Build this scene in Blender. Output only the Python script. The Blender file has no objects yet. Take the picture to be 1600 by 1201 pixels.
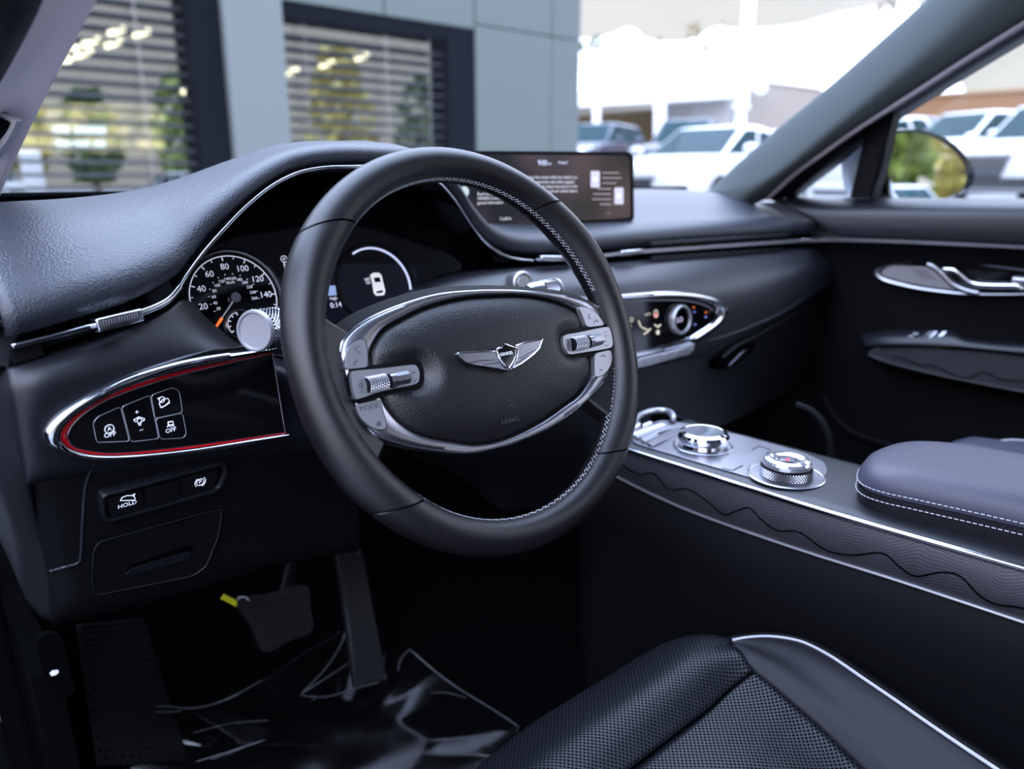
import bpy, bmesh, math, random
from mathutils import Vector, Matrix
from mathutils.geometry import tessellate_polygon
random.seed(7)
scene = bpy.context.scene
COL = scene.collection
PI = math.pi
# ---------------------------------------------------------------- camera (car axes: x right, y forward, z up; ground z=0)
FPX, PITCH, YAW = 1200.0, math.radians(15), math.radians(40.5)
cf = Vector((math.sin(YAW)*math.cos(PITCH), math.cos(YAW)*math.cos(PITCH), -math.sin(PITCH)))
cr = Vector((math.cos(YAW), -math.sin(YAW), 0))
cd = cf.cross(cr)
WC = Vector((0, 0, 1.05))                       # steering wheel centre
CAM = WC - (-.0242*cr - .0353*cd + .689*cf)
def ray(px, py): return (px-800)/FPX*cr + (py-600.5)/FPX*cd + cf
def hit(px, py, o, n):
    v = ray(px, py); n = Vector(n); return CAM + v*((Vector(o)-CAM).dot(n)/v.dot(n))
def X(px, py, x): return hit(px, py, (x,0,0), (1,0,0))
def Y(px, py, y): return hit(px, py, (0,y,0), (0,1,0))
def Z(px, py, z): return hit(px, py, (0,0,z), (0,0,1))
def AT(px, py, dist):                            # a point at a horizontal distance from the camera
    v = ray(px, py); return CAM + v*(dist/math.hypot(v.x, v.y))
# ---------------------------------------------------------------- objects
def tag(o, label=None, cat=None, group=None, kind=None):
    if label: o['label'] = label
    if cat: o['category'] = cat
    if group: o['group'] = group
    if kind: o['kind'] = kind
    return o
def thing(name, label, cat, loc=(0,0,0), group=None):
    o = bpy.data.objects.new(name, None); COL.objects.link(o); o.location = Vector(loc); o.empty_display_size = .05
    return tag(o, label, cat, group)
def root_loc(p):
    v = Vector((0,0,0))
    while p is not None: v += p.location; p = p.parent
    return v
class MB:
    def __init__(s): s.v = []; s.f = []
    def add(s, v, f):
        k = len(s.v); s.v += [Vector(a) for a in v]; s.f += [tuple(i+k for i in q) for q in f]; return s
def obj(name, mb, mat, parent=None, smooth=True, bevel=0, bseg=2, solid=0, sub=0, ang=40, label=None, soff=-1):
    me = bpy.data.meshes.new(name)
    if parent is not None: base = root_loc(parent)
    else:
        xs = [v.x for v in mb.v]; ys = [v.y for v in mb.v]; zs = [v.z for v in mb.v]
        base = Vector(((min(xs)+max(xs))/2, (min(ys)+max(ys))/2, min(zs)))
    me.from_pydata([tuple(v-base) for v in mb.v], [], mb.f)
    bm = bmesh.new(); bm.from_mesh(me); bmesh.ops.remove_doubles(bm, verts=bm.verts, dist=1e-7)
    bmesh.ops.recalc_face_normals(bm, faces=bm.faces)
    if solid and soff == -1:                     # open shell: front faces towards the cabin, thickness behind
        bm.faces.ensure_lookup_table(); c = 0
        for f in bm.faces: c += f.calc_area()*(1 if f.normal.dot(CAM-base-f.calc_center_median()) > 0 else -1)
        if c < 0: bmesh.ops.reverse_faces(bm, faces=bm.faces)
    if smooth:
        for f in bm.faces: f.smooth = True
        for e in bm.edges:
            if len(e.link_faces) == 2 and e.calc_face_angle(0) > math.radians(ang): e.smooth = False
    bm.to_mesh(me); bm.free()
    o = bpy.data.objects.new(name, me); COL.objects.link(o)
    if parent is not None: o.parent = parent
    else: o.location = base
    if mat is not None: me.materials.append(mat)
    if solid: m = o.modifiers.new('Solidify', 'SOLIDIFY'); m.thickness = solid; m.offset = soff
    if bevel:
        m = o.modifiers.new('Bevel', 'BEVEL'); m.width = bevel; m.segments = bseg; m.limit_method = 'ANGLE'; m.angle_limit = math.radians(35)
    if sub: m = o.modifiers.new('Sub', 'SUBSURF'); m.levels = sub; m.render_levels = sub
    if label: o['label'] = label
    return o
# ---------------------------------------------------------------- curves and shapes
def cat(pts, n, closed=False):
    """n points along a Catmull-Rom curve, spaced evenly by chord length"""
    P = [Vector(p) for p in pts]; m = len(P)
    if m == 2 and not closed: return [P[0].lerp(P[1], i/(n-1)) for i in range(n)]
    segs = m if closed else m-1; fine = []
    for i in range(segs):
        if closed: a, b, c, d = P[i-1], P[i], P[(i+1)%m], P[(i+2)%m]
        else: a, b, c, d = P[max(i-1,0)], P[i], P[i+1], P[min(i+2,m-1)]
        for k in range(16):
            t = k/16; fine.append(.5*((2*b)+(c-a)*t+(2*a-5*b+4*c-d)*t*t+(3*b-a-3*c+d)*t**3))
    fine.append(P[0] if closed else P[-1])
    L = [0]
    for i in range(1, len(fine)): L.append(L[-1]+(fine[i]-fine[i-1]).length)
    out = []; j = 0; N = n if closed else n-1
    for i in range(n):
        s = L[-1]*i/N
        while j < len(L)-2 and L[j+1] < s: j += 1
        d = L[j+1]-L[j]; out.append(fine[j].lerp(fine[j+1], (s-L[j])/d if d > 1e-12 else 0))
    return out
def poly(pts, n):
    """n points evenly along straight segments"""
    P = [Vector(p) for p in pts]; L = [0]
    for i in range(1, len(P)): L.append(L[-1]+(P[i]-P[i-1]).length)
    out = []; j = 0
    for i in range(n):
        s = L[-1]*i/(n-1)
        while j < len(L)-2 and L[j+1] < s: j += 1
        out.append(P[j].lerp(P[j+1], (s-L[j])/max(L[j+1]-L[j], 1e-12)))
    return out
def grid(rows, cu=False, cv=False):
    nv, nu = len(rows), len(rows[0]); v = [p for r in rows for p in r]; f = []
    for i in range(nv if cv else nv-1):
        for j in range(nu if cu else nu-1):
            a, b = i*nu+j, i*nu+(j+1)%nu; c, d = ((i+1)%nv)*nu+(j+1)%nu, ((i+1)%nv)*nu+j
            f.append((a,b,c,d))
    return v, f
def loft(rows, nu, nv, closed=False):
    R = [cat(r, nu, closed) for r in rows]
    C = [cat([r[j] for r in R], nv) for j in range(nu)]
    return grid([[C[j][i] for j in range(nu)] for i in range(nv)], cu=closed)
def frames(P, closed=False):
    n = len(P); T = []
    for i in range(n):
        a, b = (P[i-1], P[(i+1)%n]) if closed else (P[max(i-1,0)], P[min(i+1,n-1)])
        T.append((b-a).normalized())
    N = T[0].orthogonal().normalized(); out = []
    for i in range(n):
        N = (N-T[i]*N.dot(T[i]))
        N = N.normalized() if N.length > 1e-6 else T[i].orthogonal().normalized()
        out.append((T[i], N, T[i].cross(N)))
    return out
def tube(P, r, seg=8, closed=False, caps=True):
    P = [Vector(p) for p in P]; F = frames(P, closed); rows = []
    for i, (t, a, b) in enumerate(F):
        rr = r[i] if isinstance(r, (list, tuple)) else r
        rows.append([P[i]+rr*(math.cos(2*PI*k/seg)*a+math.sin(2*PI*k/seg)*b) for k in range(seg)])
    v, f = grid(rows, cu=True, cv=closed)
    if caps and not closed:
        f.append(tuple(range(seg))[::-1]); f.append(tuple(range(len(v)-seg, len(v))))
    return v, f
def ribbon(P, up, w, h):
    """bar of rectangular section w (along up) x h (along the other normal)"""
    P = [Vector(p) for p in P]; up = Vector(up).normalized(); rows = []
    for i, (t, _, _) in enumerate(frames(P)):
        s = t.cross(up).normalized(); u = s.cross(t).normalized()
        rows.append([P[i]+u*w/2*a+s*h/2*b for a, b in ((1,1),(-1,1),(-1,-1),(1,-1))])
    v, f = grid(rows, cu=True); n = len(v); f += [(3,2,1,0), (n-4,n-3,n-2,n-1)]
    return v, f
def prism(pts, d):
    """a plane outline given thickness along vector d (any outline, concave too)"""
    P = [Vector(p) for p in pts]; d = Vector(d); n = len(P)
    v = P+[p+d for p in P]; f = [(i, (i+1)%n, n+(i+1)%n, n+i) for i in range(n)]
    for t in tessellate_polygon([P]): f.append(tuple(t)); f.append(tuple(n+k for k in reversed(t)))
    return v, f
def lathe(prof, o, axis, seg=32, ref=None, caps=True):
    ax = Vector(axis).normalized(); a = Vector(ref) if ref else ax.orthogonal(); a = (a-ax*a.dot(ax)).normalized(); b = ax.cross(a); o = Vector(o)
    rows = [[o+ax*h+r*(math.cos(2*PI*k/seg)*a+math.sin(2*PI*k/seg)*b) for k in range(seg)] for r, h in prof]
    v, f = grid(rows, cu=True)
    if caps and prof[0][0] > 1e-6: f.append(tuple(range(seg)))
    if caps and prof[-1][0] > 1e-6: f.append(tuple(range(len(v)-seg, len(v))))
    return v, f
def box(c, sx, sy, sz, ax=(1,0,0), ay=(0,1,0), az=(0,0,1)):
    c = Vector(c); ax, ay, az = Vector(ax)*sx/2, Vector(ay)*sy/2, Vector(az)*sz/2
    v = [c+i*ax+j*ay+k*az for k in (-1,1) for j in (-1,1) for i in (-1,1)]
    return v, [(0,2,3,1),(4,5,7,6),(0,1,5,4),(2,6,7,3),(0,4,6,2),(1,3,7,5)]
def ring_band(outer, inner, n, nrm, prof):
    """ring between two closed outlines; prof: list of (t across, height along nrm)"""
    A, B = outer, inner; nrm = Vector(nrm); rows = [[A[i].lerp(B[i], t)+nrm*h for i in range(n)] for t, h in prof]
    return grid(rows, cu=True)
def angular(pts, n, c, ux, uy):
    """resample a closed outline by angle about c in the plane ux, uy"""
    P = cat(pts, 400, True); c = Vector(c); A = []
    for p in P: A.append((math.atan2((p-c).dot(uy), (p-c).dot(ux)) % (2*PI), p))
    A.sort(key=lambda q: q[0]); A = [(A[-1][0]-2*PI, A[-1][1])]+A+[(A[0][0]+2*PI, A[0][1])]; out = []; j = 0
    for i in range(n):
        t = 2*PI*i/n
        while A[j+1][0] < t: j += 1
        d = A[j+1][0]-A[j][0]; out.append(A[j][1].lerp(A[j+1][1], (t-A[j][0])/d if d > 1e-9 else 0))
    return out
def dome(outline, c, nrm, h, rings=10, edge=0):
    """closed outline filled with a cushion rising h along nrm towards c"""
    c = Vector(c); nrm = Vector(nrm); n = len(outline); rows = []
    for k in range(rings):
        t = k/rings; rows.append([p.lerp(c, t)+nrm*(edge+h*math.sqrt(max(0, 1-(1-t)**2.6))) for p in outline])
    v, f = grid(rows, cu=True); v.append(c+nrm*(edge+h)); q = len(v)-1; b = (rings-1)*n
    f += [(b+i, b+(i+1)%n, q) for i in range(n)]
    return v, f
_dg = None
def text_geo(s, o, ux, uy, size, align='CENTER', depth=.0):
    cu = bpy.data.curves.new('t', 'FONT'); cu.body = s; cu.size = size; cu.align_x = align; cu.align_y = 'CENTER'; cu.extrude = depth; cu.resolution_u = 3
    ob = bpy.data.objects.new('t', cu); COL.objects.link(ob); bpy.context.view_layer.update()
    me = bpy.data.meshes.new_from_object(ob.evaluated_get(bpy.context.evaluated_depsgraph_get()))
    o, ux, uy = Vector(o), Vector(ux).normalized(), Vector(uy).normalized(); uz = ux.cross(uy)
    v = [o+ux*q.co.x+uy*q.co.y+uz*q.co.z for q in me.vertices]; f = [tuple(p.vertices) for p in me.polygons]
    bpy.data.objects.remove(ob); bpy.data.curves.remove(cu); bpy.data.meshes.remove(me)
    return v, f
# ---------------------------------------------------------------- materials
def mat(name, col, rough=.5, metal=0, spec=.5, emis=None, es=0, bump=None, coat=0, var=0, sheen=0):
    m = bpy.data.materials.new(name); m.use_nodes = True; nt = m.node_tree; b = nt.nodes['Principled BSDF']
    b.inputs['Base Color'].default_value = (*col, 1); b.inputs['Roughness'].default_value = rough; b.inputs['Metallic'].default_value = metal
    b.inputs['Specular IOR Level'].default_value = spec
    if coat: b.inputs['Coat Weight'].default_value = coat; b.inputs['Coat Roughness'].default_value = .05
    if emis: b.inputs['Emission Color'].default_value = (*emis, 1); b.inputs['Emission Strength'].default_value = es
    tc = nt.nodes.new('ShaderNodeTexCoord')
    if var:
        n = nt.nodes.new('ShaderNodeTexNoise'); n.inputs['Scale'].default_value = var[0]; n.inputs['Detail'].default_value = 4
        nt.links.new(tc.outputs['Object'], n.inputs['Vector'])
        r = nt.nodes.new('ShaderNodeMapRange'); r.inputs['To Min'].default_value = rough-var[1]; r.inputs['To Max'].default_value = rough+var[1]
        nt.links.new(n.outputs['Fac'], r.inputs['Value']); nt.links.new(r.outputs['Result'], b.inputs['Roughness'])
    if bump:
        kind, sc, st, dist = bump
        if kind == 'grain':
            t = nt.nodes.new('ShaderNodeTexVoronoi'); t.inputs['Scale'].default_value = sc; out = t.outputs['Distance']
            n = nt.nodes.new('ShaderNodeTexNoise'); n.inputs['Scale'].default_value = sc*.6; n.inputs['Detail'].default_value = 2
            vm = nt.nodes.new('ShaderNodeMixRGB'); vm.inputs[0].default_value = .0012
            nt.links.new(tc.outputs['Object'], n.inputs['Vector'])
            nt.links.new(tc.outputs['Object'], vm.inputs[1]); nt.links.new(n.outputs['Color'], vm.inputs[2]); nt.links.new(vm.outputs[0], t.inputs['Vector'])
        elif kind == 'noise':
            t = nt.nodes.new('ShaderNodeTexNoise'); t.inputs['Scale'].default_value = sc; t.inputs['Detail'].default_value = 5; out = t.outputs['Fac']
            nt.links.new(tc.outputs['Object'], t.inputs['Vector'])
        bp = nt.nodes.new('ShaderNodeBump'); bp.inputs['Strength'].default_value = st; bp.inputs['Distance'].default_value = dist
        nt.links.new(out, bp.inputs['Height']); nt.links.new(bp.outputs['Normal'], b.inputs['Normal'])
    return m
M = {}
M['dash'] = mat('dash_leather', (.016,.019,.027), .42, bump=('grain', 480, .5, .0008))
M['dash_plain'] = mat('dash_soft', (.0060,.0066,.0105), .42, bump=('grain', 1500, .3, .0003))
M['lower'] = mat('lower_plastic', (.004,.0042,.0055), .65, spec=.08, bump=('noise', 900, .15, .0003))
M['wheel'] = mat('wheel_leather', (.0050,.0046,.0062), .37, bump=('grain', 1600, .25, .0003))
M['cover'] = mat('cover_leather', (.0055,.0052,.0068), .42, bump=('grain', 620, .4, .0006))
M['black'] = mat('black_plastic', (.0025,.0025,.0032), .5, spec=.12)
M['gloss'] = mat('gloss_black', (.003,.003,.004), .06)
M['void'] = mat('dark_recess', (.0012,.0012,.0016), .9, spec=.02)
M['chrome'] = mat('chrome', (.56,.57,.63), .14, 1)
M['satin'] = mat('satin_silver', (.38,.38,.42), .30, 1, var=(60, .05))
M['silver'] = mat('silver_paint', (.40,.405,.44), .40, .85)
M['bright'] = mat('bright_chrome', (.68,.69,.74), .08, 1)
M['red'] = mat('red_lacquer', (.55,.008,.015), .15, coat=.6)
M['white'] = mat('white_paint', (.75,.75,.78), .5)
M['piping'] = mat('piping', (.40,.40,.45), .5, spec=.2)
M['stitch'] = mat('stitch_thread', (.42,.43,.48), .6)
M['icon'] = mat('icon_print', (.7,.72,.85), .5, emis=(.75,.8,1), es=.55)
M['icon_grey'] = mat('icon_engraved', (.06,.06,.075), .5)
M['rubber'] = mat('rubber', (.0025,.0025,.0032), .55, spec=.10)
M['carpet'] = mat('carpet', (.0015,.0015,.002), .95, spec=.03, bump=('noise', 700, .8, .003))
M['pillar'] = mat('pillar_fabric', (.052,.064,.066), .8, bump=('noise', 1400, .4, .0006))  # same fabric as the driver's pillar, cabin shade put into the colour
M['headliner'] = mat('headliner', (.2,.2,.22), .9, bump=('noise', 1200, .4, .0006))
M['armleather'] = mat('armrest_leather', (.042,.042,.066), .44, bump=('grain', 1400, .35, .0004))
M['body'] = mat('body_paint', (.42,.46,.55), .25, .3, coat=.7)
M['yellow'] = mat('yellow_tag', (.75,.72,.02), .5)
M['orange'] = mat('orange_glow', (.8,.16,.02), .4, emis=(1,.2,.03), es=.8)
M['redlit'] = mat('red_lit', (.5,.01,.05), .4, emis=(1,.05,.12), es=1.2)
M['bluelit'] = mat('blue_lit', (.1,.12,.6), .4, emis=(.3,.35,1), es=.7)
M['warmlit'] = mat('warm_lit', (.6,.55,.4), .4, emis=(1,.9,.7), es=.6)
def perforated():
    m = mat('perforated_leather', (.006,.007,.010), .42); nt = m.node_tree; b = nt.nodes['Principled BSDF']
    tc = nt.nodes['Texture Coordinate']; mp = nt.nodes.new('ShaderNodeMapping'); mp.inputs['Rotation'].default_value = (0,0,math.radians(45)); mp.inputs['Scale'].default_value = (290,290,0)
    v = nt.nodes.new('ShaderNodeTexVoronoi'); v.inputs['Randomness'].default_value = 0; v.inputs['Scale'].default_value = 1; v.voronoi_dimensions = '2D'
    nt.links.new(tc.outputs['Object'], mp.inputs['Vector']); nt.links.new(mp.outputs['Vector'], v.inputs['Vector'])
    r = nt.nodes.new('ShaderNodeMapRange'); r.inputs['From Min'].default_value = .2; r.inputs['From Max'].default_value = .32
    nt.links.new(v.outputs['Distance'], r.inputs['Value'])
    mx = nt.nodes.new('ShaderNodeMixRGB'); mx.inputs[1].default_value = (.0008,.0008,.001,1); mx.inputs[2].default_value = (.006,.0075,.011,1)
    nt.links.new(r.outputs['Result'], mx.inputs[0]); nt.links.new(mx.outputs[0], b.inputs['Base Color'])
    bp = nt.nodes.new('ShaderNodeBump'); bp.inputs['Strength'].default_value = .7; bp.inputs['Distance'].default_value = .0008
    nt.links.new(r.outputs['Result'], bp.inputs['Height']); nt.links.new(bp.outputs['Normal'], b.inputs['Normal'])
    s = nt.nodes.new('ShaderNodeMath'); s.operation = 'MULTIPLY'; s.inputs[1].default_value = .32
    nt.links.new(r.outputs['Result'], s.inputs[0]); nt.links.new(s.outputs[0], b.inputs['Specular IOR Level'])
    return m
M['perf'] = perforated()
def contour_wood(axis='Y'):
    """dark panel engraved with fine contour lines that follow a mountain outline"""
    m = mat('contour_panel_'+axis, (.05,.05,.06), .42, metal=.25); nt = m.node_tree; b = nt.nodes['Principled BSDF']; tc = nt.nodes['Texture Coordinate']
    sp = nt.nodes.new('ShaderNodeSeparateXYZ'); nt.links.new(tc.outputs['Object'], sp.inputs[0])
    cb = nt.nodes.new('ShaderNodeCombineXYZ'); k = nt.nodes.new('ShaderNodeMath'); k.operation = 'MULTIPLY'; k.inputs[1].default_value = .22
    nt.links.new(sp.outputs['Y'], cb.inputs[1]); nt.links.new(sp.outputs['Z'], k.inputs[0]); nt.links.new(k.outputs[0], cb.inputs[2])
    n = nt.nodes.new('ShaderNodeTexNoise'); n.inputs['Scale'].default_value = 22; n.inputs['Detail'].default_value = 1.5
    nt.links.new(cb.outputs[0], n.inputs['Vector'])
    a = nt.nodes.new('ShaderNodeMath'); a.operation = 'MULTIPLY_ADD'; a.inputs[1].default_value = .055
    nt.links.new(n.outputs['Fac'], a.inputs[0]); nt.links.new(sp.outputs['Z'], a.inputs[2])
    w = nt.nodes.new('ShaderNodeMath'); w.operation = 'MULTIPLY'; w.inputs[1].default_value = 330; nt.links.new(a.outputs[0], w.inputs[0])
    fr = nt.nodes.new('ShaderNodeMath'); fr.operation = 'FRACT'; nt.links.new(w.outputs[0], fr.inputs[0])
    r = nt.nodes.new('ShaderNodeMapRange'); r.inputs['From Min'].default_value = .80; r.inputs['From Max'].default_value = .93; nt.links.new(fr.outputs[0], r.inputs['Value'])
    mx = nt.nodes.new('ShaderNodeMixRGB'); mx.inputs[1].default_value = (.027,.027,.034,1); mx.inputs[2].default_value = (.085,.085,.10,1)
    nt.links.new(r.outputs['Result'], mx.inputs[0]); nt.links.new(mx.outputs[0], b.inputs['Base Color'])
    return m
M['wood'] = contour_wood()
def glass(name, tint=(.93,.95,.95), ior=1.45, rough=0.0):
    m = bpy.data.materials.new(name); m.use_nodes = True; nt = m.node_tree; nt.nodes.clear()
    o = nt.nodes.new('ShaderNodeOutputMaterial'); t = nt.nodes.new('ShaderNodeBsdfTransparent'); t.inputs[0].default_value = (*tint,1)
    g = nt.nodes.new('ShaderNodeBsdfGlossy'); g.inputs['Roughness'].default_value = rough
    lw = nt.nodes.new('ShaderNodeLayerWeight'); lw.inputs['Blend'].default_value = .5; pw = nt.nodes.new('ShaderNodeMath'); pw.operation = 'POWER'; pw.inputs[1].default_value = 5
    f = nt.nodes.new('ShaderNodeMath'); f.operation = 'MULTIPLY_ADD'; r0 = ((ior-1)/(ior+1))**2; f.inputs[1].default_value = 1-r0; f.inputs[2].default_value = r0
    nt.links.new(lw.outputs['Facing'], pw.inputs[0]); nt.links.new(pw.outputs[0], f.inputs[0]); x = nt.nodes.new('ShaderNodeMixShader')
    nt.links.new(f.outputs[0], x.inputs[0]); nt.links.new(t.outputs[0], x.inputs[1]); nt.links.new(g.outputs[0], x.inputs[2]); nt.links.new(x.outputs[0], o.inputs[0])
    return m
M['glass'] = glass('window_glass', (.965,.975,.975))
M['film'] = glass('plastic_film', (.96,.96,.97), 1.38, .16)
M['shopglass'] = glass('shop_glass', (.72,.76,.76), 4.2, 0)
# ---------------------------------------------------------------- world, camera, render look
w = bpy.data.worlds.new('World'); scene.world = w; w.use_nodes = True; nt = w.node_tree; nt.nodes.clear()
o = nt.nodes.new('ShaderNodeOutputWorld'); bg = nt.nodes.new('ShaderNodeBackground'); tc = nt.nodes.new('ShaderNodeTexCoord'); sp = nt.nodes.new('ShaderNodeSeparateXYZ')
nt.links.new(tc.outputs['Generated'], sp.inputs[0])
cr_ = nt.nodes.new('ShaderNodeValToRGB'); nt.links.new(sp.outputs['Z'], cr_.inputs[0])
e = cr_.color_ramp.elements; SKY = 10.0
def sk(c): return (c[0]/SKY, c[1]/SKY, c[2]/SKY, 1)
e[0].position = .0; e[0].color = sk((.90,.90,.90)); e[1].position = 1; e[1].color = sk((5.4,6.8,9.9))
for p, c in ((.205,(.91,.91,.92)), (.31,(2.5,2.6,3.0)), (.50,(4.2,4.7,6.3)), (.70,(5.2,6.3,9.0))):
    q = e.new(p); q.color = sk(c)
# added sky glow behind the driver's left shoulder, lights the cabin
nm_ = nt.nodes.new('ShaderNodeVectorMath'); nm_.operation = 'NORMALIZE'; nt.links.new(tc.outputs['Generated'], nm_.inputs[0])
dt_ = nt.nodes.new('ShaderNodeVectorMath'); dt_.operation = 'DOT_PRODUCT'; dt_.inputs[1].default_value = Vector((-.78,-.42,.50)).normalized(); nt.links.new(nm_.outputs[0], dt_.inputs[0])
mx_ = nt.nodes.new('ShaderNodeMath'); mx_.operation = 'MAXIMUM'; mx_.inputs[1].default_value = 0; nt.links.new(dt_.outputs['Value'], mx_.inputs[0])
pw_ = nt.nodes.new('ShaderNodeMath'); pw_.operation = 'POWER'; pw_.inputs[1].default_value = 8; nt.links.new(mx_.outputs[0], pw_.inputs[0])
sc_ = nt.nodes.new('ShaderNodeVectorMath'); sc_.operation = 'SCALE'; sc_.inputs[0].default_value = (.22,.20,.22); nt.links.new(pw_.outputs[0], sc_.inputs['Scale'])
ad_ = nt.nodes.new('ShaderNodeVectorMath'); ad_.operation = 'ADD'; nt.links.new(cr_.outputs[0], ad_.inputs[0]); nt.links.new(sc_.outputs[0], ad_.inputs[1])
nt.links.new(ad_.outputs[0], bg.inputs[0]); bg.inputs[1].default_value = SKY; nt.links.new(bg.outputs[0], o.inputs[0])
cam = bpy.data.cameras.new('camera'); co = bpy.data.objects.new('camera', cam); COL.objects.link(co)
co.matrix_world = Matrix(((cr.x, -cd.x, -cf.x, CAM.x), (cr.y, -cd.y, -cf.y, CAM.y), (cr.z, -cd.z, -cf.z, CAM.z), (0,0,0,1)))
cam.sensor_fit = 'HORIZONTAL'; cam.sensor_width = 36; cam.lens = 36*FPX/1600; cam.clip_start = .01; cam.clip_end = 500
cam.dof.use_dof = True; cam.dof.focus_distance = .70; cam.dof.aperture_fstop = 3.7; cam.dof.aperture_blades = 0
scene.camera = co
scene.view_settings.view_transform = 'Standard'; scene.view_settings.look = 'None'; scene.view_settings.exposure = 0; scene.view_settings.gamma = 1
scene.view_settings.use_curve_mapping = False
scene.cycles.max_bounces = 10; scene.cycles.transparent_max_bounces = 16; scene.cycles.use_denoising = True
# ================================================================ steering wheel
TA = math.radians(23.2); WN = Vector((0,-math.cos(TA),math.sin(TA))); WV = Vector((0,math.sin(TA),math.cos(TA))); WU = Vector((1,0,0))
def Wp(px, py, off=0): return hit(px, py, WC+WN*off, WN)
def Ws(pts, off=0): return [Wp(x, y, off) for x, y in pts]
wheel = thing('steering_wheel', 'black leather steering wheel with silver framed centre pad and winged emblem', 'steering wheel', WC)
RR = .170
def ang_of(px, py): p = Wp(px, py, .012)-WC; return math.atan2(p.dot(WV), p.dot(WU))
sUL, sUR, sLL, sLR = ang_of(520,347), ang_of(856,328), ang_of(630,800) % (2*PI), ang_of(955,697) % (2*PI)
def rim_r(th):
    b = 0
    for c0 in (150, 212, 30, -32): b += math.exp(-((((th-math.radians(c0)+PI) % (2*PI))-PI)/.36)**2)
    return .0156+.0024*b
g = .0035
def shear(po, pi): d = (ang_of(*po)-ang_of(*pi)+PI) % (2*PI)-PI; return d/2
kUL, kUR, kLL, kLR = shear((477,352),(562,341)), shear((877,322),(835,334)), shear((590,807),(667,791)), shear((978,690),(930,701))
for a0, a1, k0, k1, lab in ((sUR+g, sUL-g, kUR, kUL, 'stitched upper leather section of rim'), (sUL+g, sLL-g, kUL, kLL, 'smooth leather grip on door side'), (sLL+g, sLR-g, kLL, kLR, 'stitched lower leather section of rim'), (sLR-2*PI+g, sUR-g, kLR, kUR, 'smooth leather grip on console side')):
    n = max(20, int((a1-a0)*30)); ths = [a0, a0+.004]+[a0+(a1-a0)*i/n for i in range(1, n)]+[a1-.004, a1]
    rows = []
    for i, th in enumerate(ths):
        u = (th-a0)/(a1-a0); r = rim_r(th)-(.0012 if i in (0, len(ths)-1) else 0); row = []
        sh = k0*max(0, 1-u/.3)+k1*max(0, 1-(1-u)/.3)
        for q in [2*PI*k/28 for k in range(28)]:
            t2 = th+sh*math.cos(q); rad = WU*math.cos(t2)+WV*math.sin(t2); row.append(WC+rad*(RR+r*math.cos(q))+WN*(r*1.04*math.sin(q)))
        rows.append(row)
    obj('rim_section', MB().add(*grid(rows, cu=True)), M['wheel'], wheel, label=lab)
core = MB(); P = [WC+(WU*math.cos(t)+WV*math.sin(t))*RR for t in [2*PI*i/120 for i in range(120)]]
core.add(*tube(P, .0145, 16, True)); obj('rim_core', core, M['rubber'], wheel)
st = MB()
def stitch(a0, a1, q0=PI, dq=.17):
    n = int((a1-a0)*RR/.0044)
    for i in range(n):
        th = a0+(a1-a0)*i/n
        for sg in (1, -1):
            pts = []
            for t in (0, .5, 1):
                th2 = th+(t-.5)*.0285; q = q0-.25+dq*sg*(t-.5)*1.6; rad = WU*math.cos(th2)+WV*math.sin(th2); r = rim_r(th2)+.0003
                pts.append(WC+rad*(RR+r*math.cos(q))+WN*(r*1.04*math.sin(q)))
            if sg == 1 or i % 2 == 0: st.add(*tube(pts, 0.00026, 4))
stitch(math.radians(14), sUL-.02); obj('stitching', st, M['stitch'], wheel, label='pale grey cross stitching along upper inner edge')
st = MB(); stitch(sLL+.05, 2*PI-math.radians(17)); obj('stitching', st, M['stitch'], wheel, label='pale grey cross stitching along lower inner edge')
# ---- hub: silver bezel, leather pad
bez_out = [(529,556),(534,535),(552,514),(587,493),(636,474),(685,461),(737,456),(790,455),(842,458),(888,463),(919,472),(940,489),(954,517),(961,549),(958,573),(944,594),(905,633),(860,665),(807,689),(755,703),(720,707),(667,702),(622,693),(590,682),(569,665),(555,644),(541,602),(533,570)]
bez_in = [(575,555),(583,533),(597,514),(622,499),(664,479),(720,465),(772,461),(818,461),(860,468),(891,479),(908,492),(914,515),(921,540),(925,565),(924,584),(905,616),(877,637),(842,661),(790,686),(744,695),(706,691),(657,681),(625,663),(604,640),(592,617),(580,585)]
hubc = Wp(752, 577, 0)
NA = 160
A = angular(Ws(bez_out), NA, hubc, WU, WV); B = angular(Ws(bez_in), NA, hubc, WU, WV)
bz = MB().add(*ring_band(A, B, NA, WN, [(0,-.012),(0,-.001),(.04,.0022),(.12,.0036),(.5,.0038),(.9,.0030),(1,.0012),(1.02,-.008)]))
obj('bezel', bz, M['satin'], wheel, ang=60, label='satin silver oval bezel around the pad')
edge = MB().add(*tube([p+WN*.0012-WV*.0 for p in A], .0013, 8, True)); obj('bezel_edge', edge, M['chrome'], wheel)
Bs = [hubc+(p-hubc)*.985 for p in B]
dv, df = dome(Bs, hubc, WN, .019, 40, -.004)
for i_, p in enumerate(dv):                      # hollows that take the switch pods
    o_ = (p-hubc).dot(WN); q = p-WN*o_; lim = 1
    for a, b in (((540,590),(640,587)), ((886,537),(965,527))):
        a, b = Wp(*a, 0), Wp(*b, 0); t = max(0, min(1, (q-a).dot(b-a)/(b-a).length_squared)); dd = (q-(a+(b-a)*t)).length
        lim = min(lim, .0028+max(0, dd-.0115)*.85)
    if lim < .06: dv[i_] = q+WN*(-math.log(math.exp(-500*o_)+math.exp(-500*lim))/500)
pad = MB().add(dv, df); obj('airbag_pad', pad, M['cover'], wheel, label='grained black leather airbag pad')
bk = MB(); R0 = [hubc+(p-hubc)*1.0-WN*.004 for p in A]
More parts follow.
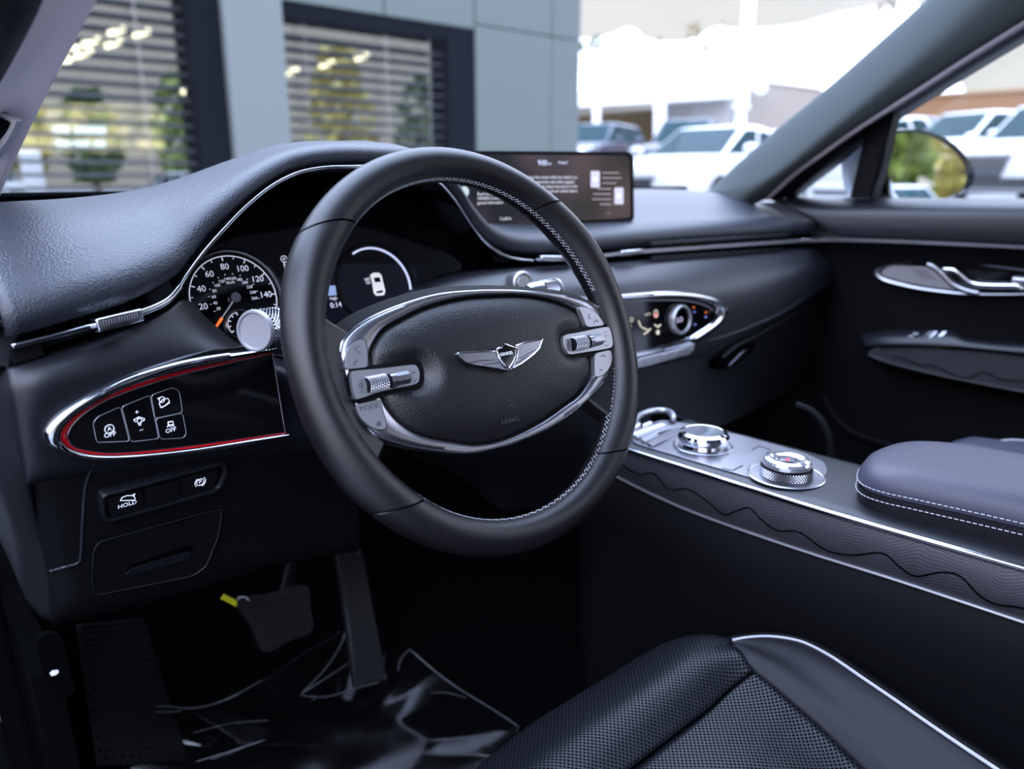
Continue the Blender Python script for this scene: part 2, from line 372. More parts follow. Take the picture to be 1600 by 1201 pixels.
for_rows = [[p for p in R0], [hubc+(p-hubc)*1.045+WV*.007-WN*.014 for p in A], [hubc+(p-hubc)*.97-WN*.03 for p in A], [hubc+(p-hubc)*.62-WN*.055 for p in A], [hubc+(p-hubc)*.4-WN*.075 for p in A]]
v, f = grid(for_rows, cu=True); f.append(tuple(range(len(v)-NA, len(v)))); f.append(tuple(range(NA)))
obj('hub_shell', MB().add(v, f), M['rubber'], wheel, label='black hub shell behind the silver bezel')
# spokes: leather covered arms from the hub to the rim, left and right
for sg, (pa, pb), (ha, hb) in ((-1, ((531,490),(607,716)), ((548,524),(600,676))), (1, ((922,474),(938,640)), ((935,490),(925,612)))):
    t0, t1 = ang_of(*pa) % (2*PI), ang_of(*pb) % (2*PI)
    if sg > 0: t0, t1 = ang_of(*pa), ang_of(*pb)
    n = 24; ths = [t0+(t1-t0)*i/(n-1) for i in range(n)]; oR, iR = [], []
    qa, qb = Wp(*ha, 0), Wp(*hb, 0)
    for i, th in enumerate(ths):
        rad = WU*math.cos(th)+WV*math.sin(th); oR.append(WC+rad*(RR-.006)); u = i/(n-1)
        iR.append(qa.lerp(qb, u)+(hubc-qa.lerp(qb, u))*.12)
    rows = [[a.lerp(b, t)+WN*h for a, b in zip(oR, iR)] for t, h in ((0,.012),(.3,.004),(1,-.005))]
    rows += [[a.lerp(b, t)+WN*h for a, b in zip(oR, iR)] for t, h in ((1,-.026),(.35,-.020),(0,-.012))]
    nu = n; v, f = grid(rows, cv=True); f.append(tuple(i*nu for i in range(6))); f.append(tuple(i*nu+nu-1 for i in range(6))[::-1])
    obj('spoke', MB().add(v, f), M['wheel'], wheel, bevel=.004, bseg=3)
# ---- switch pods
def plate(name, pts, off, th, m, parent, bev=.0006, label=None, sm=True, n=60):
    P = Ws(pts, off); P = cat(P, n, True) if sm else P
    return obj(name, MB().add(*prism(P, -WN*th)), m, parent, bevel=bev, label=label)
def outline(pts, off, r, parent, m, name='button_edge', n=60, sm=True):
    P = Ws(pts, off); P = cat(P, n, True) if sm else P
    return obj(name, MB().add(*tube(P, r, 6, True)), m, parent)
podL = [(549,583),(556,579),(600,575),(640,570),(650,571),(655,580),(655,592),(652,598),(640,602),(600,610),(566,621),(556,622),(551,605)]
recL = [(545,580),(556,574),(598,568),(640,562),(655,564),(662,578),(662,594),(657,603),(640,608),(605,617),(575,628),(556,628),(546,606)]
plate('pod_recess', recL, .0050, .010, M['black'], wheel, n=80)
pL = plate('switch_pod', podL, .0092, .010, M['silver'], wheel, .0012, 'silver switch pod on door side', n=80)
podR = [(880,528),(884,523),(905,519),(945,511),(953,514),(957,530),(957,540),(950,544),(920,549),(892,553),(886,549),(881,540)]
recR = [(873,530),(876,519),(900,513),(940,506),(957,508),(960,530),(960,545),(950,549),(920,556),(892,560),(880,556),(874,545)]
plate('pod_recess', recR, .0050, .010, M['black'], wheel, n=80)
pR = plate('switch_pod', podR, .0092, .010, M['silver'], wheel, .0012, 'silver switch pod on console side', n=80)
def roller(p0, p1, r, off, parent, px_recess):
    plate('roller_recess', px_recess, off+.0004, .002, M['gloss'], parent, .0003, sm=False)
    a, b = Wp(*p0, off), Wp(*p1, off); ax = (b-a).normalized(); L = (b-a).length
    side = WN.cross(ax).normalized()
    k = MB(); n = 9; mring = 20
    for i in range(n):
        for j in range(mring):
            q = 2*PI*(j+.5*(i % 2))/mring
            if math.sin(q) < -.3: continue
            c = a+ax*L*(.03+.46*i/n)+(side*math.cos(q)+WN*math.sin(q))*r; nn = (side*math.cos(q)+WN*math.sin(q)); tt = ax.cross(nn)
            s = L*.0235; vv = [c+ax*s, c+tt*s*1.1, c-ax*s, c-tt*s*1.1, c+nn*r*.17]; k.add(vv, [(0,1,4),(1,2,4),(2,3,4),(3,0,4)])
    o = obj('roller', MB().add(*tube([a, a+ax*L*.50], r, 24)), M['lower'], parent); obj('roller_knurl', k, M['silver'], o, ang=15, label='knurled silver roller surface')
    k = MB().add(*tube([a+ax*L*.53, a+ax*L*.66], r*1.05, 24)); obj('roller_collar', k, M['satin'], parent)
    k = MB()
    k.add(*tube([a+ax*L*.68, a+ax*L], r*.93, 8)); obj('roller_tip', k, M['satin'], parent, ang=20)
roller((573,602), (637,589), .0060, .0097, pL, [(571,590),(600,585),(638,578),(641,597),(605,605),(574,613)])
roller((894,538), (938,530), .0062, .0097, pR, [(892,529),(915,525),(938,521),(941,538),(918,543),(894,547)])
def marks(parent, items, off, m='icon_grey', name='marking'):
    for it in items:
        k = MB()
        if it[0] == 'l': k.add(*tube([Wp(x, y, off) for x, y in it[1]], it[2], 4))
        else: k.add(*text_geo(it[1], Wp(it[2], it[3], off), WU, WV, it[4], depth=.0001))
        obj(name, k, M[m], parent)
D = .00035
marks(pL, [('l',[(644,583),(646,580),(649,582)],D),('l',[(646,594),(649,596),(651,592)],D),('l',[(562,593),(564,593)],D),('l',[(563,612),(566,611)],D),('l',[(560,602),(562,599),(565,598),(566,602),(563,605)],D)], .0095)
marks(pR, [('l',[(884,533),(886,530),(888,532)],D),('l',[(886,545),(888,547),(890,545)],D),('l',[(886,537),(889,537),(889,540),(886,541)],D),('l',[(945,519),(948,518)],D),('l',[(945,525),(948,524)],D),('l',[(945,533),(948,532)],D),('l',[(946,540),(949,539)],D)], .0095)
def button(pts, items, lab):
    b = plate('button', pts, .0062, .006, M['silver'], wheel, .0007, lab, sm=False)
    outline(pts, .0048, .0006, b, M['black'], sm=False)
    marks(b, items, .0064)
def rnd(pts, k=6):
    """round the corners of a pixel outline a little"""
    P = [Vector((x, y, 0)) for x, y in pts]; out = []; n = len(P)
    for i in range(n):
        a, b, c = P[i-1], P[i], P[(i+1) % n]; da, dc = min(k, (a-b).length*.4), min(k, (c-b).length*.4)
        p, q = b+(a-b).normalized()*da, b+(c-b).normalized()*dc
        for t in (0,.25,.5,.75,1): s = p.lerp(b, t).lerp(b.lerp(q, t), t); out.append((s.x, s.y))
    return out
button(rnd([(539,577),(540,556),(545,541),(556,532),(570,529),(574,545),(575,573)]), [('l',[(553,541),(557,549)],D),('l',[(557,545),(561,540)],D),('l',[(559,548),(563,552)],D),('l',[(553,571),(554,565),(558,563)],.0006)], 'silver phone button')
button(rnd([(556,632),(593,624),(599,645),(604,662),(603,670),(590,671),(575,664),(563,651)]), [('t','MODE',577,636,.0060),('t','★',592,662,.006),('l',[(589,662),(595,660)],.0006),('l',[(592,658),(592,662),(589,665)],.0006),('l',[(592,662),(595,665)],.0006)], 'silver mode button')
button(rnd([(904,478),(918,480),(932,488),(942,502),(944,508),(917,511),(912,496)]), [('l',[(921,490),(920,495),(923,498)],D),('l',[(928,505),(931,499),(935,503)],D)], 'grey speed control button')
button(rnd([(929,552),(955,546),(957,560),(953,574),(944,585),(930,590)]), [('l',[(939,557),(943,554),(946,557)],D),('l',[(937,577),(941,578)],D)], 'grey lane control button')
# ---- emblem with wings and shield
E0 = .0195; emb = MB()
def wing(pts, off, th): return prism(Ws(pts, off), -WN*th)
wl = [(713,553),(716,551),(750,549),(768,549),(776,548),(780,553),(786,566),(796,578),(770,574),(741,570),(727,566)]
wr = [(848,529),(845,530),(820,535),(806,540),(809,546),(808,560),(800,573),(796,578),(815,568),(834,553),(843,544)]
em = obj('emblem', MB().add(*wing(wl, E0, .003)).add(*wing(wr, E0, .003)), M['satin'], wheel, bevel=.0007, label='winged metal emblem with dark shield')
rimk = MB()
for q in (wl, wr): rimk.add(*tube(Ws(q, E0+.0002), .0007, 6, True))
for q in ([(733,567),(752,563),(772,562)],[(752,570),(766,568),(780,566)],[(812,560),(824,553),(838,546)],[(806,568),(816,562),(826,556)]): rimk.add(*tube(Ws(q, E0+.0002), .0004, 5))
obj('wing_edge', rimk, M['bright'], em)
sh = [(776,546),(790,538),(806,544),(806,556),(802,566),(795,576),(786,567),(779,557)]
obj('shield', MB().add(*prism(Ws(sh, E0+.0015), -WN*.004)), M['gloss'], em, bevel=.0004)
obj('shield_edge', MB().add(*tube(Ws(sh, E0+.0016), .0010, 8, True)), M['bright'], em)
k = MB().add(*text_geo('GENESIS', Wp(791, 552.5, E0+.0018), WU, WV, .0040, depth=.0002)); obj('lettering', k, M['white'], em)
# moulded writing on the pad
def on_pad(px, py): return Wp(px, py, .0115)
k = MB().add(*text_geo('AIRBAG', Wp(797, 657, .0105), WU, WV, .0062, depth=.0004))
k.add(*tube([Wp(x, y, .0128) for x, y in ((793,637),(797,633),(803,632))], .0005, 5)).add(*tube([Wp(x, y, .0128) for x, y in ((798,636),(803,635))], .0006, 5))
obj('moulded_lettering', k, M['dash'], wheel)
# ================================================================ dashboard
dash = thing('dashboard', 'charcoal leather dashboard running under the windshield from door to door', 'dashboard', (.38,.45,.95))
def YY(pts): return [Y(*p) for p in pts]
# edge A: near edge of the soft top, from the driver's end over the cluster hood to the passenger end
A_ = YY([(-30,523,.12),(26,508,.12),(100,487,.125),(190,460,.135),(250,430,.15),(285,404,.165),(320,360,.175),(350,332,.18),(402,289,.19),(455,259,.20),(510,249,.205),(565,247,.21),(640,252,.22),(690,272,.225),(716,305,.232),(738,340,.242),(765,368,.258),(800,384,.272),(840,389,.28),(900,388,.285),(970,382,.29),(1100,372,.295),(1240,363,.29),(1291,357,.275)])
A_.sort(key=lambda p: p.x)
def interp(T, x, k):
    if x <= T[0][0]: return T[0][k]
    for a, b in zip(T, T[1:]):
        if x <= b[0]: t = (x-a[0])/(b[0]-a[0]); return a[k]*(1-t)+b[k]*t
    return T[-1][k]
def spl(pts, n=300): return cat(pts, n)
fA = [tuple(p) for p in spl(A_)]
def row3(y, xs): return [tuple(p) for p in spl([(x, y, z) for x, z in xs])]
fC = row3(.34, [(-.42,1.160),(-.30,1.165),(-.22,1.171),(-.16,1.182),(-.09,1.206),(-.035,1.2225),(.03,1.2275),(.08,1.227),(.13,1.208),(.18,1.168),(.23,1.135),(.29,1.124),(.36,1.121),(.5,1.121),(.75,1.122),(1.0,1.118),(1.16,1.095)])
fD = row3(.48, [(-.42,1.160),(-.3,1.163),(-.2,1.167),(-.1,1.18),(0,1.194),(.08,1.194),(.16,1.178),(.25,1.16),(.4,1.155),(.7,1.160),(1.0,1.160),(1.16,1.14)])
fE = row3(.70, [(-.42,1.150),(0,1.158),(.4,1.160),(1.0,1.164),(1.16,1.15)])
xs = [-.345+(1.095+.345)*i/154 for i in range(155)]
def end(x): return 0 if -.30 < x < 1.02 else 1
rows = []
for x in xs:
    a = Vector((x, interp(fA, x, 1), interp(fA, x, 2))); c = Vector((x, .34, interp(fC, x, 2))); d = Vector((x, .48, interp(fD, x, 2))); e_ = Vector((x, .72, interp(fE, x, 2))); e2 = Vector((x, .86, interp(fE, x, 2)-.012))
    h = c.z-a.z; w_ = c.y-a.y
    a2 = a+Vector((0, -.004, .006)); b1 = a+Vector((0, w_*.10, h*.24+.006)); b2 = a+Vector((0, w_*.45, h*.74+.004))
    low = a+Vector((0,.012,-.004)); low2 = a+Vector((0,.05,-.008))
    rows.append(cat([low2, low, a, a2.lerp(a,.3), b1, b2, c, d, e_, e2], 52))
v, f = grid(rows)
obj('top_pad', MB().add(v, f), M['dash'], dash, ang=179, solid=.006)
# right end of the pad, towards the passenger pillar
# ---- vent slot: black band between the soft top and the lower pad
M_ = YY([(-30,583,.125),(10,574,.13),(100,545,.135),(200,512,.145),(262,484,.16),(290,470,.18),(330,505,.215),(380,540,.22),(440,562,.22)])
M_R = YY([(690,430,.26),(735,421,.265),(800,418,.27),(960,410,.28),(1100,399,.285),(1255,388,.28),(1312,394,.255)])
topL = YY([(-30,523,.12),(26,508,.12),(100,487,.125),(190,460,.135),(250,430,.15),(285,404,.165)])
slotL = YY([(-30,581,.125),(10,572,.13),(100,543,.135),(200,510,.145),(262,482,.16),(290,466,.18)])
back = Vector((0,.045,0))
rows = [cat(topL, 40), [p+back for p in cat(topL, 40)], [p+back for p in cat(slotL, 40)], cat(slotL, 40)]
v, f = grid(rows); obj('vent_slot', MB().add(v, f), M['void'], dash, ang=30, solid=.002)
topR = YY([(690,300,.232),(738,345,.243),(765,372,.258),(800,388,.272),(840,391,.28),(900,390,.285),(970,384,.29),(1100,374,.295),(1240,365,.29),(1291,360,.275)])
slotR = YY([(690,432,.26),(720,424,.262),(735,421,.265),(770,419,.267),(800,418,.27),(900,413,.275),(960,410,.28),(1100,399,.285),(1255,388,.28),(1312,392,.255)])
rows = [cat(topR, 60), [p+back for p in cat(topR, 60)], [p+back for p in cat(slotR, 60)], cat(slotR, 60)]
v, f = grid(rows); obj('vent_slot', MB().add(v, f), M['void'], dash, ang=30, solid=.002)
# vent louvres and vanes
k = MB()
for t in (.25, .8):
    P = [a.lerp(b, t)+Vector((0,.016,0)) for a, b in zip(cat(topL, 30), cat(slotL, 30))][3:24]; k.add(*ribbon(P, (0,0,1), .003, .02))
obj('louvre', k, M['lower'], dash)
for i in range(9):
    a = cat(topL, 30)[4+2*i]; b = cat(slotL, 30)[4+2*i]; obj('vent_vane', MB().add(*box((a+b)/2+Vector((0,.028,0)), .0015, .022, (a-b).length*.8)), M['lower'], dash)
for i in range(14):
    a = cat(topR, 60)[24+2*i]; b = cat(slotR, 60)[24+2*i]; obj('vent_vane', MB().add(*box((a+b)/2+Vector((0,.03,0)), .0015, .022, (a-b).length*.8)), M['lower'], dash)
P = YY([(20,548,.127),(52,538,.128)]); 
obj('vent_blank', MB().add(*ribbon(YY([(14,555,.131),(66,540,.133)]), (0,0,1), .016, .006)), M['lower'], dash, bevel=.002)
obj('vent_blank', MB().add(*ribbon(YY([(228,462,.150),(262,440,.158)]), (0,0,1), .018, .006)), M['lower'], dash, bevel=.002)
obj('vent_blank', MB().add(*ribbon(YY([(770,403,.272),(793,405,.275)]), (0,0,1), .010, .006)), M['lower'], dash, bevel=.002)
obj('louvre_trim', MB().add(*ribbon(YY([(1017,381,.278),(1232,367,.278)]), (0,0,1), .005, .006)), M['dash_plain'], dash)
obj('louvre_trim', MB().add(*ribbon(YY([(1017,403,.268),(1222,390,.268)]), (0,0,1), .006, .006)), M['dash_plain'], dash)
# chrome line: along the left vent, over the cluster hood and on to the passenger vents
CH = YY([(17,541,.122),(80,526,.124),(143,509,.127)]); 
obj('vent_trim', MB().add(*ribbon(cat(CH, 20), (0,.1,1), .0040, .006)), M['chrome'], dash, bevel=.0012, label='bright vent blade at door end')
CH = YY([(214,490,.140),(245,478,.147),(265,466,.153),(280,449,.158)])
obj('vent_trim', MB().add(*tube(cat(CH, 16), .0036, 10)), M['chrome'], dash)
CH = YY([(280,449,.158),(292,429,.163),(318,394,.168),(350,358,.173),(385,322,.180),(425,290,.187),(465,270,.194),(505,262,.198),(545,260.5,.200),(590,260,.205),(640,264,.212),(680,281,.218),(705,306,.225),(722,330,.232),(738,354,.24),(755,375,.25),(775,392,.258),(800,403,.268),(832,407.5,.275)])
obj('hood_trim', MB().add(*tube(cat(CH, 120), .0021, 10)), M['chrome'], dash, label='thin chrome line edging the cluster hood')
CH = YY([(856,406,.262),(900,404,.265),(968,396,.268)]); obj('vent_trim', MB().add(*ribbon(cat(CH, 20), (0,.1,1), .0045, .005)), M['silver'], dash)
CH = YY([(1000,393,.268),(1100,386,.272),(1248,376,.268)]); obj('vent_trim', MB().add(*ribbon(cat(CH, 20), (0,.1,1), .0055, .005)), M['silver'], dash)
CH = YY([(1252,376,.264),(1290,375,.245)]); obj('vent_trim', MB().add(*ribbon(CH, (0,.1,1), .0075, .006)), M['chrome'], dash, bevel=.001)
def slider(a, b, h, lab):
    a, b = Vector(a), Vector(b); t = (b-a).normalized(); up = Vector((0,.1,1)); 
    o_ = obj('vent_slider', MB().add(*ribbon([a, b], up, h, .012)), M['chrome'], dash, bevel=.0015, label=lab)
    k = MB()
    for i in range(16): k.add(*box(a.lerp(b, .08+.84*i/15)+Vector((0,-.0062,h*.12)), .0011, .001, h*.42, t))
    obj('slider_grip', k, M['satin'], o_)
slider(Y(146,509,.120), Y(218,491,.132), .0105, 'ribbed chrome vent slider')
slider(Y(842,404,.258), Y(890,404,.262), .008, 'chrome vent slider behind the wheel rim')
slider(Y(968,396,.262), Y(1000,393,.262), .008, 'chrome vent slider')
# ---- lower pad, driver's side (carries the tapered switch panel)
LN = Vector((.18,-1,-.10)).normalized(); L0 = Y(255,630,.136); LU = Vector((1,.18,0)).normalized(); LV = LN.cross(LU); LV = LV if LV.z > 0 else -LV
def Lp(x, y, off=0): return hit(x, y, L0+LN*off, LN)
def Ls(pts, off=0): return [Lp(x, y, off) for x, y in pts]
KN = Vector((.16,-1,-.30)).normalized(); K0 = Y(255,765,.165); KU = Vector((1,.16,0)).normalized(); KV = KN.cross(KU); KV = KV if KV.z > 0 else -KV
def Kp(x, y, off=0): return hit(x, y, K0+KN*off, KN)
rowsL = [YY([(10,574,.13),(100,545,.135),(200,512,.145),(262,484,.16),(292,468,.18),(330,503,.21),(380,540,.218),(450,566,.22),(520,600,.22)]),
         [Lp(x, y, o_) for x, y, o_ in ((14,612,-.009),(60,600,-.001),(130,585,0),(200,570,-.002),(260,556,-.006),(310,550,-.010),(380,560,-.010),(450,580,-.010),(520,610,-.010))],
         [Lp(x, y, o_) for x, y, o_ in ((24,682,-.010),(50,678,-.003),(120,665,-.003),(200,650,-.004),(270,640,-.006),(310,635,-.008),(380,635,-.010),(460,640,-.010),(520,650,-.010))],
         [Lp(x, y, o_) for x, y, o_ in ((38,750,-.012),(70,740,-.006),(130,730,-.005),(200,720,-.006),(270,712,-.006),(310,706,-.006),(380,697,-.006),(460,692,-.010),(520,690,-.010))],
         [Kp(x, y, o_) for x, y, o_ in ((40,762,-.012),(75,752,-.004),(130,742,-.004),(200,734,-.004),(270,726,-.004),(310,722,-.004),(380,714,-.004),(460,708,-.006),(520,705,-.010))]]
v, f = loft(rowsL, 60, 32); obj('driver_pad', MB().add(v, f), M['dash_plain'], dash, ang=70, solid=.008)
rowsK = [[Kp(x, y, o_) for x, y, o_ in ((40,760,-.012),(75,750,-.003),(130,740,-.002),(200,732,-.002),(270,724,-.002),(350,716,-.002),(460,706,-.004),(560,703,-.01))],
         [Kp(x, y, o_) for x, y, o_ in ((57,830,-.012),(90,822,-.002),(140,810,0),(200,800,0),(270,790,0),(350,780,0),(460,775,-.003),(560,775,-.01))],
         [Kp(x, y, o_) for x, y, o_ in ((73,892,-.012),(105,886,-.002),(150,876,0),(200,865,0),(270,852,0),(350,840,0),(460,830,-.004),(560,825,-.01))],
         [Kp(x, y, o_) for x, y, o_ in ((80,970,-.012),(112,964,-.003),(150,956,-.002),(200,944,-.003),(270,925,-.004),(350,900,-.006),(460,870,-.01),(560,855,-.015))],
         [Kp(x, y, o_) for x, y, o_ in ((88,985,-.06),(118,976,-.06),(155,968,-.06),(200,956,-.06),(270,935,-.06),(350,908,-.06),(460,878,-.06),(560,862,-.06))]]
v, f = loft(rowsK, 60, 40); obj('knee_panel', MB().add(v, f), M['lower'], dash, ang=70, solid=.008, label='matt black panel below the tapered switches')
# door-side end of the dash
E0_ = [Y(26,506,.12), Y(10,574,.13), Lp(14,612,-.009), Lp(24,682,-.010), Lp(38,750,-.012), Kp(57,830,-.012), Kp(73,892,-.012), Kp(80,970,-.012)]
rows = [cat(E0_, 40)]
for dy, dx in ((.012,-.006),(.05,-.011),(.20,-.010),(.45,-.006)): rows.append([p+Vector((dx*(1 if dy < .3 else 1.5),dy,-.0*dy)) for p in rows[0]])
v, f = grid(rows); obj('end_panel', MB().add(v, f), mat('end_plastic', (.007,.008,.011), .7, spec=.14), dash, ang=70, solid=.004)
# seams
def seam(pts, r=.0010, m='black', name='seam', n=40, par=None): return obj(name, MB().add(*tube(cat(YY(pts), n), r, 6)), M[m], par or dash)
obj('seam', MB().add(*tube(cat([Lp(146,724,-.005), Kp(133,760,-.001), Kp(129,810,.0005), Kp(126,866,.0005), Kp(122,879,.0005), Kp(100,886,-.0015), Kp(78,892,-.009)], 60), .0011, 6)), M['dash'], dash)
# ---- lower pad, centre and passenger side
rowsR = [YY([(600,470,.24),(690,432,.26),(735,422,.265),(800,419,.27),(960,410,.28),(1100,399,.285),(1255,388,.28),(1311,394,.255)]),
         YY([(600,480,.215),(690,445,.23),(735,438,.235),(800,432,.24),(960,422,.25),(1100,409,.26),(1245,396,.26),(1315,404,.245)]),
         YY([(600,520,.20),(690,490,.208),(735,480,.210),(800,474,.212),(960,466,.216),(1120,460,.217),(1238,430,.225),(1316,414,.24)]),
         YY([(600,600,.205),(690,580,.207),(735,570,.208),(800,565,.208),(940,562,.208),(1085,548,.205),(1222,487,.21),(1312,430,.236)]),
         YY([(600,608,.210),(690,588,.212),(735,578,.212),(800,573,.212),(940,569,.212),(1085,556,.210),(1220,496,.216),(1311,436,.241)]),
         YY([(600,640,.22),(690,620,.22),(735,610,.22),(800,605,.22),(940,600,.22),(1080,575,.22),(1215,508,.24),(1306,448,.255)]),
         YY([(640,700,.30),(690,705,.28),(735,720,.26),(800,710,.25),(940,680,.24),(1060,630,.24),(1180,570,.25),(1300,500,.262)]),
         YY([(660,720,.40),(700,735,.38),(740,760,.36),(800,800,.30),(940,760,.29),(1060,700,.28),(1180,640,.28),(1296,570,.275)])]
v, f = loft(rowsR, 90, 60); obj('passenger_pad', MB().add(v, f), M['dash_plain'], dash, ang=70, solid=.006)
P = YY([(1108,532,.188),(1150,519,.197),(1222,488,.208),(1270,456,.222),(1311,429,.235)]); obj('crease', MB().add(*tube(cat(P, 30), .0012, 6)), M['dash_plain'], dash)
P = YY([(1128,558,.214),(1150,540,.214),(1190,520,.219),(1240,491,.236),(1290,462,.248)]); obj('glovebox_edge', MB().add(*tube(cat(P, 30), .003, 8)), M['dash_plain'], dash)
gh = obj('glovebox_handle', MB().add(*prism(cat(YY([(1120,577,.212),(1122,563,.212),(1140,549,.212),(1165,537,.214),(1180,536,.216),(1178,545,.216),(1163,560,.214),(1140,574,.212)]), 40, True), (0,.03,0))), M['void'], dash, bevel=.001)
obj('handle_lever', MB().add(*prism(cat(YY([(1138,572,.208),(1150,560,.208),(1162,548,.209),(1172,546,.210),(1172,551,.210),(1160,563,.209),(1146,572,.208)]), 30, True), (0,.01,0))), M['chrome'], gh, bevel=.002, label='chrome pull lever')
# start button beside the column
c = Y(812,443,.222); ax = Vector((-.1,-1,.22)).normalized()
sb = obj('start_button', MB().add(*lathe([(0,.010),(.0095,.010),(.0115,.008),(.0135,.010),(.0155,.008),(.0158,-.012)], c, ax, 40)), M['silver'], dash, ang=25, label='round silver start button')
obj('button_ring', MB().add(*lathe([(.0110,.0092),(.0118,.0105),(.0132,.0105),(.0140,.0092)], c, ax, 40, caps=False)), M['bright'], sb)
# ================================================================ instrument cluster
CN = Vector((0,-math.cos(math.radians(20)),math.sin(math.radians(20)))); CV = Vector((0,math.sin(math.radians(20)),math.cos(math.radians(20)))); C0 = Vector((0,.27,1.08))
def Cp(px, py, off=0): return hit(px, py, C0+CN*off, CN)
clus = thing('instrument_cluster', 'black instrument cluster with round dials seen behind the steering wheel rim', 'instrument cluster', (.0,.27,1.02))
out = [(283,480),(288,452),(300,430),(325,394),(352,362),(390,325),(430,296),(470,278),(510,268),(565,264),(640,268),(676,285),(700,312),(716,345),(722,380),(720,420),(712,450),(690,480),(640,500),(560,540),(500,575),(440,566),(380,541),(330,508),(300,492)]
obj('face', MB().add(*prism(cat([Cp(*p) for p in out], 120, True), -CN*.006)), M['gloss'], clus, ang=30)
# tunnel walls from the hood line to the face
hoodP = cat(YY([(276,470,.170),(280,449,.160),(292,429,.165),(318,394,.170),(350,358,.175),(385,322,.182),(425,291,.189),(465,271,.196),(505,263,.200),(545,261.5,.202),(590,261,.207),(640,265,.214),(680,282,.220),(705,307,.227),(722,331,.234),(735,352,.242),(745,370,.248),(748,400,.256),(742,424,.262)]), 90)
faceP = cat([Cp(*p) for p in [(286,478),(290,452),(300,430),(325,394),(352,362),(390,325),(430,296),(470,278),(510,268),(545,265),(590,265),(640,268),(676,285),(700,312),(712,335),(718,355),(722,380),(722,400),(720,430)]], 90)
v, f = grid([hoodP, [a.lerp(b, .5) for a, b in zip(hoodP, faceP)], faceP]); obj('hood_lining', MB().add(v, f), M['void'], clus, solid=.002)
k = cat([Cp(x, y, .004) for x, y in ((284,470),(292,486),(310,503),(340,524),(370,541),(405,552),(440,558))], 40)
obj('lower_lip', MB().add(*ribbon(k, CN, .008, .004)), M['gloss'], clus, bevel=.001)
# left dial
def dial_frame(cx, cy, pr):
    c = Cp(cx, cy); return c, (Cp(cx, cy-pr)-c).length
dc, dr = dial_frame(366, 466, 66)
def ringo(c, r0, r1, h0, h1): return lathe([(r0,h0),(r0+(r1-r0)*.3,h1),(r1,h1*.7),(r1+.0006,-.002)], c, CN, 72, caps=False)
obj('dial_ring', MB().add(*ringo(dc, dr*1.06, dr*1.15, .001, .006)), M['satin'], clus, label='silver ring around speed dial')
def dpt(c, r, deg, off=.0012): a = math.radians(deg); return c+(WU*math.cos(a)+CV*math.sin(a))*r+CN*off
k = MB()
a0, a1 = 221, -31     # 0 and 160
for i in range(17):
    d = a0+(a1-a0)*i/16; k.add(*tube([dpt(dc, dr*(.88 if i % 2 == 0 else .91), d), dpt(dc, dr*.965, d)], .0006 if i % 2 == 0 else .0004, 5))
k.add(*tube([dpt(dc, dr*.985, a0+(a1-a0)*i/80) for i in range(81)], .0006, 5))
for i in range(1, 9): k.add(*text_geo(str(20*i), dpt(dc, dr*.74, a0+(a1-a0)*i/8), WU, CV, .0092, depth=.0001))
for i in range(1, 14):
    d = 224+(-24-224)*i/14; k.add(*text_geo(str(20*i), dpt(dc, dr*.46, d), WU, CV, .0044, depth=.0001)); k.add(*tube([dpt(dc, dr*.55, d), dpt(dc, dr*.58, d)], .0004, 4))
k.add(*text_geo('km/h', dpt(dc, dr*.37, 92), WU, CV, .0045, depth=.0001))
obj('dial_markings', k, M['icon'], clus, label='white speed scale up to 160')
hubr = obj('needle_hub', MB().add(*lathe([(.0028,.006),(.0052,.006),(.0058,.004),(.0058,0)], dc, CN, 32)), M['satin'], clus, ang=25)
nd = obj('needle', MB().add(*tube([dpt(dc, dr*.08, 227, .004), dpt(dc, dr*.60, 227, .004)], [.0010,.0008], 6)), M['white'], clus)
obj('needle_tip', MB().add(*tube([dpt(dc, dr*.60, 227, .004), dpt(dc, dr*.86, 227, .004)], [.0017,.0011], 6)), M['orange'], nd, label='orange glowing needle tip')
c2, r2 = dial_frame(375, 507, 22)
obj('dial_ring', MB().add(*ringo(c2, r2*.92, r2*1.05, .001, .004)), M['satin'], clus, label='small silver gauge ring at lower edge')
k = MB()
for d in (215,185,155,125,95): k.add(*tube([dpt(c2, r2*.66, d), dpt(c2, r2*.85, d)], .0006, 5))
k.add(*tube([dpt(c2, r2*.85, 215-i*4) for i in range(31)], .0004, 5)); obj('dial_markings', k, M['icon'], clus)
k = MB().add(*text_geo('P', Cp(447,415,.001), WU, CV, .0125, depth=.0001)); k.add(*text_geo('A', Cp(444,404.5,.001), WU, CV, .0055, depth=.0001)).add(*tube([Cp(444,404.5,.001)+(WU*math.cos(t)+CV*math.sin(t))*.0036 for t in [i*.2 for i in range(26)]], .0004, 5))
obj('gear_readout', k, M['icon'], clus)
# right dial with display
rc, rr = dial_frame(588, 447, 58)
obj('dial_ring', MB().add(*ringo(rc, rr*1.06, rr*1.14, .001, .005)), M['lower'], clus)
obj('dial_glow', MB().add(*tube([dpt(rc, rr*1.0, 118-i*2) for i in range(74)], .0014, 6)), mat('glow_ring', (.5,.52,.7), .4, emis=(.62,.68,1), es=.75), clus, label='pale blue glowing arc')
obj('display', MB().add(*prism(cat([Cp(x, y, .0006) for x, y in ((500,420),(640,415),(650,440),(645,462),(600,482),(540,498),(500,500))], 60, True), -CN*.0003)), mat('cluster_screen', (.003,.003,.006), .1, emis=(.10,.11,.22), es=.04), clus)
k = MB()
k.add(*prism([Cp(x, y, .0012) for x, y in ((578,430),(583,426),(592,426),(596,430),(602,455),(600,461),(588,462),(584,458),(581,440))], CN*.0003))
obj('car_graphic', k, mat('graphic_grey', (.5,.5,.5), .5, emis=(.72,.72,.76), es=.7), clus)
